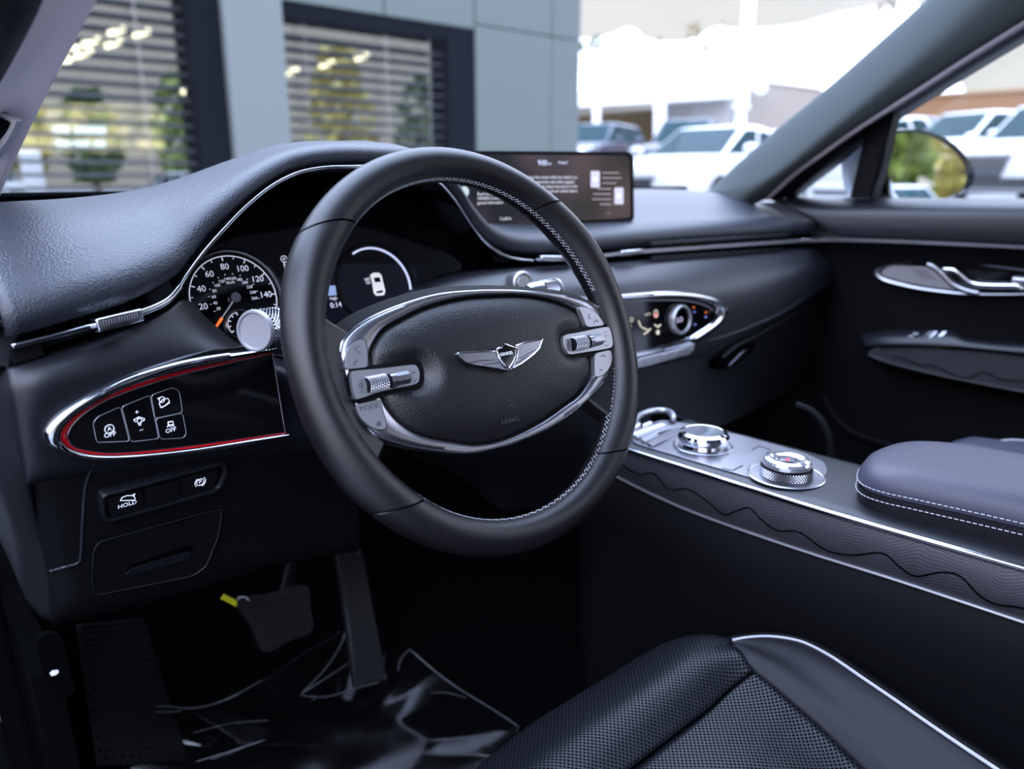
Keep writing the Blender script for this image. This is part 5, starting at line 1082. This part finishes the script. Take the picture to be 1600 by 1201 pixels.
# ================================================================ outside: ground
def sstep(a, b, x): t = max(0, min(1, (x-a)/(b-a))); return t*t*(3-2*t)
def gh_(x, y):
    d = math.hypot(x-.385, y); az = math.degrees(math.atan2(x, y)); return (.62*sstep(7.5, 13, d)+.05*max(0, min(d, 24)-13))*sstep(20, 40, az)*(1-sstep(100, 125, az))
gx = [-60,-40,-25,-15,-10,-6,-3]+[i*1.0 for i in range(0, 32)]+[35,40,50,60,80,110,150]; gy = [-80,-60,-45,-35,-28,-22,-18,-14,-11]+[-8+i*1.0 for i in range(0, 36)]+[30,35,45,60,80,110,150]
v, f = grid([[Vector((x, y, gh_(x, y))) for x in gx] for y in gy]); gr = obj('ground', MB().add(v, f), mat('asphalt', (.22,.22,.225), .9, bump=('noise', 40, .3, .01)), None); tag(gr, kind='structure')
# ================================================================ showroom building
FY = 7.5
bld = thing('showroom_building', 'grey panelled showroom with blinds behind big dark framed windows', 'building', (2,8,0))
fm_col = mat('facade_column', (.140,.155,.150), .5, spec=.3); fm = mat('facade_panel', (.098,.118,.110), .45, spec=.4, var=(3,.05)); frm = mat('window_frame_dark', (.003,.0035,.006), .75, spec=.04)
def fx(px, py, y=FY): return Y(px, py, y).x
xA, xB = fx(352,130), fx(441,130)          # column between the windows
xC, xD, xE = fx(743,140), fx(862,140), fx(905,140)
zh = Y(590,22,FY).z                          # window head
def pnl(name, x0, x1, z0, z1, y0=FY, d=.3, m=None, par=None): return obj(name, MB().add(*box(((x0+x1)/2, y0+d/2, (z0+z1)/2), x1-x0, d, z1-z0)), m or fm, par or bld, bevel=.006)
zj = Y(825,51,FY).z
pnl('wall_panel', xA, xB, 0, zh+.0, FY-.12, .45, fm_col)
pnl('wall_panel', xC+.01, xD-.008, 0, zj-.008); pnl('wall_panel', xD+.008, xE, 0, zj-.008); pnl('wall_panel', xC+.01, xD-.008, zj+.008, 5.4); pnl('wall_panel', xD+.008, xE, zj+.008, 5.4)
xm = fx(600,4); pnl('wall_panel', xB+.0, xm-.008, zh, 5.4); pnl('wall_panel', xm+.008, xC-.008, zh, 5.4); pnl('wall_panel', -9, xB-.008, zh+.9, 5.4)
pnl('wall_panel', -9, -2.0, 0, zh+.9)
pnl('side_wall', xE-.3, xE, 0, 5.4, FY+.3, 11); pnl('back_wall', -9, xE, 0, 5.4, FY+11, .3); pnl('roof', -9, xE, 5.3, 5.6, FY, 11.3); pnl('ceiling', -9, xE-.3, 3.75, 3.8, FY+.5, 10.5, mat('room_ceiling', (.10,.10,.10), .9)); pnl('room_floor', -9, xE-.3, 0, .02, FY+.5, 10.5, mat('room_floor', (.08,.08,.08), .4))
# frames
pnl('window_frame', fx(303,130), xA+.02, 0, zh+.9, FY-.02, .30, frm); pnl('window_frame', -2.0, fx(303,130), zh+.75, zh+.9, FY+.02, .25, frm); pnl('window_frame', -2.0, fx(303,130), 0, .35, FY+.02, .25, frm)
xr = fx(702,140); pnl('window_frame', xr, xC+.0, 0, zh-.0, FY+.0, .30, frm); pnl('window_frame', xB, xr, zh-.16, zh, FY+.02, .25, frm); pnl('window_frame', xB, xr, 0, .35, FY+.02, .25, frm)
for x0, x1, z1 in ((-2.0, fx(303,130), zh+.75), (xB, xr, zh-.16)):
    obj('window_pane', MB().add(*box(((x0+x1)/2, FY+.21, (z1+.35)/2), x1-x0, .02, z1-.35)), M['shopglass'], bld, smooth=False)
# blinds: one per window
sl = mat('blind_slat', (.05,.055,.06), .35, .3)
for x0, x1, z1, lab in ((-1.98, fx(303,130)-.01, zh+.74, 'dark slatted blind over the showroom window beside the pale windshield pillar'), (xB+.01, xr-.01, zh-.17, 'dark slatted blind over the showroom window behind the steering wheel')):
    bl = thing('window_blind', lab, 'blind', ((x0+x1)/2, FY+.12, .35), 'showroom window blinds')
    k = MB(); z = .40; i = 0
    while z < z1-.03:
        t_ = .030+.028*sstep(2.4, z1, z); k.add(*box(((x0+x1)/2, FY+.12, z), x1-x0, .062, .010, (1,0,0), (0,math.cos(t_*12),math.sin(t_*12)), (0,-math.sin(t_*12),math.cos(t_*12)))); z += .118; i += 1
    obj('slats', k, sl, bl, smooth=False)
    for xx in (x0+.15*(x1-x0), x0+.62*(x1-x0), x0+.9*(x1-x0)): obj('lift_cord', MB().add(*tube([(xx, FY+.085, .38), (xx, FY+.085, z1)], .005, 5)), M['satin'], bl)
# lamps reflected in the glass, imitated by added glowing tubes inside
lampm = mat('lamp_tube', (1,.9,.7), .4, emis=(1,.86,.60), es=11)
lp = [(183,48,10.8),(222,52,10.8),(143,65,10.8),(178,68,10.8),(131,84,10.8),(108,78,10.8),(97,97,10.8),(298,140,9.2),(455,112,10.0),(511,100,10.0),(566,89,10.0)]
pos = ['front left of the bunch','rightmost of the bunch','second row left','second row right','lowest of the bunch','left edge of the bunch','half hidden behind the pillar','single lamp low beside the dark frame','leftmost of three in a line','middle of three in a line','rightmost of three in a line']
names = ['glowing ceiling lamp at the top of the cluster in the window beside the pillar','glowing ceiling lamp farthest right in the cluster beside the pillar','glowing ceiling lamp upper left in the cluster beside the pillar','glowing ceiling lamp in the middle of the cluster beside the pillar','glowing ceiling lamp lowest but one in the cluster beside the pillar','glowing ceiling lamp touching the pillar edge in the cluster','small glowing ceiling lamp lowest of the cluster beside the pillar','single glowing ceiling lamp low against the dark window frame','glowing ceiling lamp nearest the column, left of the row of three','glowing ceiling lamp in the middle of the row of three','glowing ceiling lamp farthest right of the row of three']
for (x, y, yy), nm in zip(lp, names):
    p = Y(x, y, yy); d_ = (Y(x+16, y-5, yy+.12)-p).normalized(); t_ = thing('ceiling_lamp', nm, 'lamp', p, 'showroom ceiling lamps')
    obj('tube', MB().add(*tube([p-d_*.15, p+d_*.15], .034, 8)), lampm, t_)
    obj('hanger', MB().add(*tube([p+Vector((0,0,.04)), Vector((p.x, p.y, 3.76))], .006, 5)), M['black'], t_)
# added glowing panel in the first window, imitates a reflection in the glass
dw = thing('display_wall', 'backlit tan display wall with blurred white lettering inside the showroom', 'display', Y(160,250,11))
def tan_reflected():
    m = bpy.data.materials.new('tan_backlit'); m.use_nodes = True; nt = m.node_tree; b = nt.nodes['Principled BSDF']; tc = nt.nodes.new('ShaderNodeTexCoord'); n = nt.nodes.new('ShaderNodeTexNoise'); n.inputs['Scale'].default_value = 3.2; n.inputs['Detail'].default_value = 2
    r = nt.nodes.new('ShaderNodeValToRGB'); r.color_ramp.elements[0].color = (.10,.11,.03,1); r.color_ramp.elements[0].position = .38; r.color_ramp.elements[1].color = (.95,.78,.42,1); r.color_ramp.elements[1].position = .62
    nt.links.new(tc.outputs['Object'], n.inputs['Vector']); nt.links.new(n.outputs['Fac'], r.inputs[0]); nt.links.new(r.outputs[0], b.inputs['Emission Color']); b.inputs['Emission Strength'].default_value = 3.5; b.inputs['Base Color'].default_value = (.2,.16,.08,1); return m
obj('panel', MB().add(*prism([Y(x, y, 11) for x, y in ((30,158),(256,168),(258,238),(20,238))], (0,.08,0))), tan_reflected(), dw)
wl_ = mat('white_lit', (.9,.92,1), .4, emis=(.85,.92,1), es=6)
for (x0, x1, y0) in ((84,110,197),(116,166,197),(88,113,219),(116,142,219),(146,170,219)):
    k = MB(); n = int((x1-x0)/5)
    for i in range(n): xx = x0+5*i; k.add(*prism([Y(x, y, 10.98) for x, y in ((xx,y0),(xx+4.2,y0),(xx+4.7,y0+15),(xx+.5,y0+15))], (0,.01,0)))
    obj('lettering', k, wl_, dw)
# ================================================================ parked cars
def carmat(c, n): return mat('car_paint_'+n, c, .3, .1, coat=.15)
cgl = mat('car_glass', (.012,.034,.040), .3, spec=.03); tyre = mat('tyre', (.012,.012,.013), .8); rimm = mat('alloy', (.45,.46,.48), .3, 1); lampw = mat('lamp_lens', (.75,.78,.82), .08, .3); dkt = mat('dark_grille', (.03,.03,.035), .4)
def make_car(label, loc, head, paint, kind='suv', group=None, name='car'):
    """head: direction the bonnet points (plan)"""
    h = Vector((head[0], head[1], 0)).normalized(); s_ = Vector((0,0,1)).cross(h); o0 = Vector(loc)
    root = thing(name, label, 'car', o0, group)
    L, W, H = {'suv': (4.75,1.90,1.68), 'sedan': (4.75,1.84,1.42), 'truck': (5.4,1.98,1.86)}[kind]
    belt, hood, nose = {'suv': (1.08,1.02,.92), 'sedan': (.95,.88,.74), 'truck': (1.18,1.14,1.06)}[kind]
    def P(l, w, z): return o0+h*l+s_*w+Vector((0,0,z))
    hw = W/2; st = [(L*.5,.42,nose-.22,hw*.62),(L*.485,.30,nose-.04,hw*.84),(L*.44,.24,nose+.02,hw*.95),(L*.36,.22,hood-.01,hw),(L*.20,.22,hood+.02,hw),(L*.14,.22,belt,hw),(0,.22,belt,hw),(-L*.25,.22,belt+.01,hw),(-L*.40,.23,belt+(.0 if kind != 'truck' else .0),hw*.98),(-L*.48,.28,belt-.04,hw*.90),(-L*.5,.45,belt-.20,hw*.75)]
    rows = []
    for l, zl, zt_, w in st:
        zm = zl+(zt_-zl)*.62; rows.append([P(l,-w*.93,zl),P(l,-w*.99,zl+(zm-zl)*.35),P(l,-w,zm),P(l,-w*.96,zt_-.05),P(l,-w*.86,zt_),P(l,-w*.4,zt_+.025),P(l,0,zt_+.032),P(l,w*.4,zt_+.025),P(l,w*.86,zt_),P(l,w*.96,zt_-.05),P(l,w,zm),P(l,w*.99,zl+(zm-zl)*.35),P(l,w*.93,zl)])
    v, f = grid(rows, cu=True); f.append(tuple(range(13))); f.append(tuple(range(len(v)-13, len(v))))
    obj('body', MB().add(v, f), paint, root, ang=45)
    # greenhouse: pillars and roof in paint, panes of dark glass
    bf, br_, rf_, rr_ = {'suv': (L*.20,-L*.47,L*.045,-L*.40), 'sedan': (L*.20,-L*.36,L*.035,-L*.20), 'truck': (L*.20,-L*.16,L*.06,-L*.12)}[kind]
    wb, wr = hw*.88, hw*.70; zr = H-.04
    base = [P(bf,-wb*.86,belt-.02),P(bf,wb*.86,belt-.02),P(br_,wb*.92,belt-.02),P(br_,-wb*.92,belt-.02)]; top_ = [P(rf_,-wr*.92,zr),P(rf_,wr*.92,zr),P(rr_,wr*.95,zr-.03),P(rr_,-wr*.95,zr-.03)]
    crown = [P(rf_-.35,-wr*.70,H),P(rf_-.35,wr*.70,H),P(rr_+.3,wr*.7,H),P(rr_+.3,-wr*.7,H)]
    v = base+top_+crown; f = [(i, (i+1) % 4, 4+(i+1) % 4, 4+i) for i in range(4)]+[(4+i, 4+(i+1) % 4, 8+(i+1) % 4, 8+i) for i in range(4)]+[(8,9,10,11)]
    obj('cabin', MB().add(v, f), paint, root, bevel=.07, bseg=3)
    ce = sum(base+top_, Vector())/8
    def pane_(q, nm, ins=.10):
        a, b, c, d = q; nrm = (b-a).cross(d-a).normalized(); nrm = nrm if nrm.dot((a+c)/2-ce) > 0 else -nrm; m_ = (a+b+c+d)/4
        P4 = [p+(m_-p).normalized()*ins*.9+nrm*.012 for p in q]; obj(nm, MB().add(*prism(P4, -nrm*.03)), cgl, root, bevel=.012)
    pane_([base[0], base[1], top_[1], top_[0]], 'windshield'); pane_([base[2], base[3], top_[3], top_[2]], 'rear_window')
    for sgn, (i, j) in ((1,(1,2)), (-1,(0,3))):
        ks = (0,.44,.97) if kind == 'truck' else (0,.40,.74,1.0)
        for a_, b_2 in zip(ks, ks[1:]): pane_([base[i].lerp(base[j], a_), base[i].lerp(base[j], b_2), top_[i].lerp(top_[j], b_2), top_[i].lerp(top_[j], a_)], 'side_window', .07)
    R_ = .36 if kind != 'sedan' else .33
    for l in (L*.31, -L*.29):
        for sg in (1,-1):
            c = P(l, sg*(hw-.10), R_); wh = obj('wheel', MB().add(*lathe([(R_*.62,.11),(R_*.92,.115),(R_,.08),(R_,-.10),(R_*.6,-.11)], c, s_*sg, 28)), tyre, root, ang=40)
            obj('rim', MB().add(*lathe([(0,.10),(R_*.15,.11),(R_*.3,.095),(R_*.58,.115),(R_*.64,.118)], c, s_*sg, 28)), rimm, wh)
    for sg in (1,-1):
        obj('headlamp', MB().add(*prism([P(L*.494,sg*hw*.50,nose-.16),P(L*.478,sg*hw*.80,nose-.12),P(L*.45,sg*hw*.93,nose-.02),P(L*.47,sg*hw*.80,nose-.01),P(L*.488,sg*hw*.52,nose-.06)], h*.05)), lampw, root, bevel=.01)
        obj('mirror', MB().add(*lathe([(.0,-.10),(.07,-.09),(.09,0),(.07,.08),(0,.09)], P(L*.155, sg*(hw+.08), belt+.06), s_, 12)), paint, root)
    g_ = obj('grille', MB().add(*prism([P(L*.505,-hw*.42,nose-.12),P(L*.505,hw*.42,nose-.12),P(L*.505,hw*.30,nose-.46),P(L*.505,-hw*.30,nose-.46)], -h*.06)), dkt, root, bevel=.01)
    k = MB()
    for i in range(6): k.add(*tube([P(L*.508,-hw*(.40-.018*i),nose-.15-.05*i), P(L*.508,hw*(.40-.018*i),nose-.15-.05*i)], .008, 5))
    obj('grille_bars', k, rimm, g_)
    obj('bumper', MB().add(*prism([P(L*.49,-hw*.80,.30),P(L*.49,hw*.80,.30),P(L*.49,hw*.80,.46),P(L*.49,-hw*.80,.46)], h*.05)), dkt, root, bevel=.02)
    return root
def onroad(px, dist): p = AT(px, 279, dist); return (p.x, p.y, gh_(p.x, p.y))
fdir = Vector((cf.x, cf.y, 0)).normalized()
wht, drk, slv, blu = carmat((.56,.56,.57),'white'), carmat((.018,.02,.045),'dark_blue'), carmat((.5,.52,.55),'silver'), carmat((.10,.14,.30),'blue')
def hd(px, a):     # heading: 0 faces the camera, positive turns its nose to the left of the picture
    d = AT(px, 279, 10)-CAM; b = math.atan2(-d.y, -d.x)-math.radians(a); return (math.cos(b), math.sin(b))
G_ = 'cars parked beyond the dealership corner'
make_car('white sedan seen past the corner of the touchscreen', onroad(1112,13.5), hd(1112,28), wht, 'sedan', G_)
make_car('dark blue car parked nearest the showroom corner', onroad(932,25), hd(936,24), drk, 'suv', G_)
make_car('dark blue car half hidden behind the white sedan', onroad(1072,20.5), hd(1072,12), drk, 'suv', G_)
make_car('white car behind the foot of the light pole', onroad(1190,33), hd(1190,10), wht, 'suv', G_)
make_car('dark car beyond the white sedan, against the passenger pillar', onroad(1240,46), hd(1215,60), drk, 'suv', G_)
make_car('white sedan seen through the small quarter window', onroad(1278,19.5), hd(1262,-72), wht, 'sedan', G_)
make_car('big white car with wide grille at the edge of the side window', onroad(1640,16.5), hd(1640,22), wht, 'suv', G_)
make_car('white pickup with bluish windows just above the door mirror', onroad(1432,28), hd(1432,-60), wht, 'truck', G_)
make_car('white car between the pickup and the big grille', onroad(1506,20.5), hd(1505,35), wht, 'suv', G_)
make_car('silver car far back in the side window', onroad(1545,32), hd(1545,50), slv, 'suv', G_)
make_car('blue car farthest back at the edge of the side window', onroad(1650,36), hd(1615,60), blu, 'suv', G_)
# ================================================================ light pole, parking deck, buildings, hill
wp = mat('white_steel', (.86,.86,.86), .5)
b0 = AT(1150,279,16.5); zg = gh_(b0.x, b0.y); lpz = thing('light_pole', 'tall white light pole rising behind the white sedan', 'light pole', (b0.x, b0.y, zg))
zk = AT(1150,166,16.5).z
obj('base', MB().add(*tube([(b0.x,b0.y,zg),(b0.x,b0.y,zk)], .105, 20)), wp, lpz); obj('shaft', MB().add(*tube([(b0.x-.04,b0.y-.03,zk-.02),(b0.x-.04,b0.y-.03,zk+7)], [.125,.085], 20)), wp, lpz); obj('collar', MB().add(*tube([(b0.x-.02,b0.y-.015,zk-.06),(b0.x-.02,b0.y-.015,zk+.03)], .16, 20)), wp, lpz)
dk = thing('parking_deck', 'white parking deck with brown shaded underside beyond the parked cars', 'building', AT(1010,250,42))
away = fdir*9
def slab(name, q, m, par, d=away): return obj(name, MB().add(*prism(q, d)), m, par)
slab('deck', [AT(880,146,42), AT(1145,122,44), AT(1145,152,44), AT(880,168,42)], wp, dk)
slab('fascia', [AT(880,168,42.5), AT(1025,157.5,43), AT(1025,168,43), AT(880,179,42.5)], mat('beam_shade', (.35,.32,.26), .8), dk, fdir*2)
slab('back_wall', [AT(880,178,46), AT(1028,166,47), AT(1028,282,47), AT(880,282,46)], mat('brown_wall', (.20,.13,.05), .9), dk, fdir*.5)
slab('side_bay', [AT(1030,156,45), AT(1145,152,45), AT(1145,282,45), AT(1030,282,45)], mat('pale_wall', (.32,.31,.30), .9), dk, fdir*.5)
for px in (932, 1031): p, q = AT(px,160,41.5), AT(px,282,41.5); obj('column', MB().add(*tube([q, p], .20 if px < 1000 else .30, 14)), wp, dk)
tb = thing('flat_roofed_building', 'plain tan flat roofed building beside the light pole', 'building', AT(1215,250,48))
slab('wall', [AT(1150,121,48), AT(1285,138,50), AT(1285,282,50), AT(1150,282,48)], mat('tan_wall', (.27,.235,.20), .9), tb); slab('parapet', [AT(1148,118,47.9), AT(1287,135,49.9), AT(1287,139,49.9), AT(1148,122,47.9)], wp, tb)
wlp = AT(1188,138,47.5); obj('wall_lamp', MB().add(*lathe([(0,.3),(.32,.22),(.40,0),(.3,-.1)], wlp, -fdir, 20)), wp, tb, label='round white lamp')
tr = thing('terracotta_building', 'low terracotta building with straight roofline behind the side window cars', 'building', AT(1500,250,40))
slab('wall', [AT(1400,152,42), AT(1700,134,38), AT(1700,282,38), AT(1400,282,42)], mat('terracotta', (.26,.135,.065), .9), tr, fdir*6)
slab('roof_edge', [AT(1398,150,41.9), AT(1702,131,37.9), AT(1702,136,37.9), AT(1398,154,41.9)], mat('roof_edge', (.36,.22,.12), .8), tr, fdir*6)
ridge = [(820,54),(870,50),(905,60),(945,58),(985,43),(1012,62),(1060,66),(1090,58),(1120,42),(1150,46),(1200,44),(1250,38),(1300,24),(1380,8),(1430,4),(1470,60),(1520,160),(1600,190),(1800,200),(2100,210)]
rg = [AT(x, y, 150) for x, y in ridge]; rg = cat(rg, 90); rows = []
for j in range(20):
    t = j/19; r = []
    for i, p in enumerate(rg):
        q = Vector((CAM.x+(p.x-CAM.x)*(1-.45*t), CAM.y+(p.y-CAM.y)*(1-.45*t), p.z*(1-t)**.8+.6*t)); q.z += 0.5*noise.noise(q*.06)*(t > .02)*(1-t); r.append(q)
    rows.append(r)
v, f = grid(rows); hl = obj('hill', MB().add(v, f), mat('pale_hillside', (.86,.84,.80), .95), None); tag(hl, kind='structure')
bm_ = mat('dry_scrub', (.13,.09,.03), .95); bg_ = mat('green_scrub', (.07,.08,.03), .95)
def clump(name, lab, c, sx, sz, m, grp, catg='bush', n=90):
    rnd_ = random.Random(int(c.x*100+c.y*10)); k = MB()
    for i in range(n):
        a, b, r_ = rnd_.uniform(0,2*PI), rnd_.uniform(-1,1), rnd_.uniform(.3,1)**.5; p = c+Vector((sx*r_*math.cos(a)*math.sqrt(1-b*b*.6), sx*r_*math.sin(a)*math.sqrt(1-b*b*.6), sz*(b*r_+1)*.5)); u = Vector((rnd_.gauss(0,1), rnd_.gauss(0,1), rnd_.gauss(0,1))).normalized(); w_ = u.orthogonal().normalized(); s2 = .28*min(sx, sz)*rnd_.uniform(.6,1.3); k.add([p+u*s2, p+w_*s2*.6, p-u*s2, p-w_*s2*.6], [(0,1,2,3)])
    o_ = obj(name, k, m, None, smooth=False); return tag(o_, lab, catg, grp)
for (x, y, w_, h_, lab) in ((917,75,26,10,'long green brown bush on the hillside against the showroom corner'),(990,108,9,22,'small upright tan bush low on the pale hillside'),(1082,60,13,14,'round tan bush near the hill crest'),(1076,93,14,9,'low tan bush in the middle of the pale hillside'),(1105,83,13,8,'thin tan bush uphill from the middle one'),(1132,68,9,18,'tan bush on the hillside touching the light pole'),(1030,72,7,8,'tiny tan bush alone on the hill crest'),(1240,67,7,5,'tiny tan bush right of the light pole'),(1384,18,16,9,'tan bush high on the hill above the passenger pillar')):
    rp = min(rg, key=lambda p: abs(math.atan2(p.x-CAM.x, p.y-CAM.y)-math.atan2(ray(x, y).x, ray(x, y).y))); v_ = ray(x, y+h_*.5); want = v_.z/math.hypot(v_.x, v_.y); d0 = math.hypot(rp.x-CAM.x, rp.y-CAM.y); d_ = d0*.98
    for q in range(400):
        t = q/400
        if (rp.z*(1-t)**.8+.6*t-CAM.z)/(d0*(1-.45*t)) <= want: d_ = d0*(1-.45*t)*.93; break
    c = AT(x, y+h_*.5, d_); k_ = d_/1200; clump('hillside_bush', lab, c, w_*k_*.9, h_*k_*2.0, bg_ if x < 930 else bm_, 'bushes on the pale hillside')
# ================================================================ behind the camera: trees and cars that show in the door mirror and the showroom glass
bark = mat('bark', (.22,.17,.12), .9); lf = [mat('leaf_dark', (.07,.13,.025), .7), mat('leaf_mid', (.20,.26,.045), .7), mat('leaf_yellow', (.50,.42,.10), .7)]
def tree(x, y, H_, R_, m, lab, seed, nm='tree'):
    r_ = random.Random(seed); t_ = thing(nm, lab, 'tree', (x, y, 0), 'trees behind the parking lot')
    obj('trunk', MB().add(*tube(cat([(x,y,0),(x+r_.uniform(-.2,.2),y,H_*.35),(x+r_.uniform(-.3,.3),y+r_.uniform(-.2,.2),H_*.8)], 12), [.22-.012*i for i in range(12)], 8)), bark, t_)
    k = MB()
    for i in range(420):
        z = r_.uniform(.22,1)*H_; rad = R_*(1-((z/H_-.55)/.55)**2*.8)*math.sqrt(r_.random()); a = r_.uniform(0,2*PI); p = Vector((x+rad*math.cos(a), y+rad*math.sin(a), z)); u = Vector((r_.gauss(0,1), r_.gauss(0,1), r_.gauss(0,.7))).normalized(); w_ = u.orthogonal().normalized(); s2 = r_.uniform(.18,.42); k.add([p+u*s2, p+w_*s2*.6, p-u*s2, p-w_*s2*.6], [(0,1,2,3)])
    obj('crown', k, m, t_, smooth=False); return t_
tl = ['tall yellowing tree','dark green tree','bright mid green tree']
for i, (x, y, H_, R_, q) in enumerate(((2.6,-27,6.5,.8,2),(4.6,-25,4.6,1.1,1),(6.8,-27,6.5,.8,2),(8.8,-24,5,1.2,0),(11.4,-19,5.5,1.5,1),(15,-21,8,1.5,0),(18.6,-19,7,1.6,2),(23,-18,6,1.7,0),(28,-20,8,1.8,1),(-3,-22,7,1.6,1),(-8,-20,7,1.7,0))):
    tree(x, y, H_, R_, lf[q], '%s, %s in the row behind the parking lot' % (('dark green tree','mid green tree','yellowing tree')[q], ('third from the left end','fourth from the left end','fifth from the left end','sixth from the left end','middle tree right of the gap','sixth from the right end','fifth from the right end','fourth from the right end','second from the left end','first at the left end','third from the right end','last at the right end')[i]), i)
make_car('white car parked behind, reflected in the door mirror', (3.3,-15.5,0), (.35,1), wht, 'suv', 'cars parked behind')
make_car('silver car parked behind the white one', (9.6,-14,0), (.3,1), slv, 'sedan', 'cars parked behind')
make_car('white car parked in the far rear row', (14,-11,0), (.1,1), wht, 'suv', 'cars parked behind')
make_car('dark car parked in the far rear row', (17,-13,0), (.1,1), drk, 'suv', 'cars parked behind')
pst = obj('sign_post', MB().add(*box((3.9,-10.0,1.0), .5, .25, 2.0)), wp, None, bevel=.03); tag(pst, 'square white sign post reflected in the door mirror', 'post')
# ================================================================ passenger door mirror
mir = thing('side_mirror', 'rounded passenger door mirror in dark housing reflecting trees', 'side mirror', (1.22,.14,1.15))
mc = Y(1452,282,.13); todes = Vector((.17,-.98,.035)).normalized(); tocam = (CAM-mc).normalized(); MN = (todes+tocam).normalized(); 
def Mp(x, y, off=0): return hit(x, y, mc+MN*off, MN)
go_ = [(1388,222),(1392,212),(1410,207.5),(1435,208),(1462,216),(1486,231),(1503,250),(1511,270),(1508,290),(1494,304),(1470,310),(1440,314),(1412,315),(1398,311),(1391,285),(1387,250)]
ho_ = [(1382,216),(1390,206),(1410,202.5),(1438,203),(1466,211),(1491,226),(1510,247),(1521,268),(1518,288),(1501,304),(1474,313),(1440,320),(1408,322),(1392,316),(1384,290),(1381,250)]
g1 = cat([Mp(x, y) for x, y in go_], 90, True); g2 = cat([Mp(x, y, .003) for x, y in ho_], 90, True)
msh = obj('mirror_glass', MB().add(*prism([p-MN*.001 for p in g1], -MN*.003)), mat('mirror', (.93,.93,.93), .0, 1), mir, smooth=False)
cM = sum(g2, Vector())/90; ax_ = (Vector((.05,1,.02))-MN*0).normalized()
rows = [[p for p in g1], [p+MN*.002 for p in g2]]+[[cM+(p-cM)*s_+ax_*d_ for p in g2] for s_, d_ in ((1.02,.02),(1.0,.06),(.86,.10),(.55,.125),(.05,.132))]
v, f = grid(rows[:3], cu=True); obj('bezel', MB().add(v, f), M['gloss'], mir, ang=50)
v, f = grid(rows[2:], cu=True); obj('housing', MB().add(v, f), M['body'], mir, ang=60)
obj('mount', MB().add(*prism(XX([(1362,312,1.15),(1378,282,1.15),(1384,240,1.15),(1393,300,1.15),(1398,314,1.15)]), (.05,0,0))), M['body'], mir, bevel=.004)
obj('outer_skin', MB().add(*prism(XX([(1180,316,1.13),(1900,316,1.13),(1900,420,1.13),(1180,420,1.13)]), (.02,0,0))), M['body'], door)
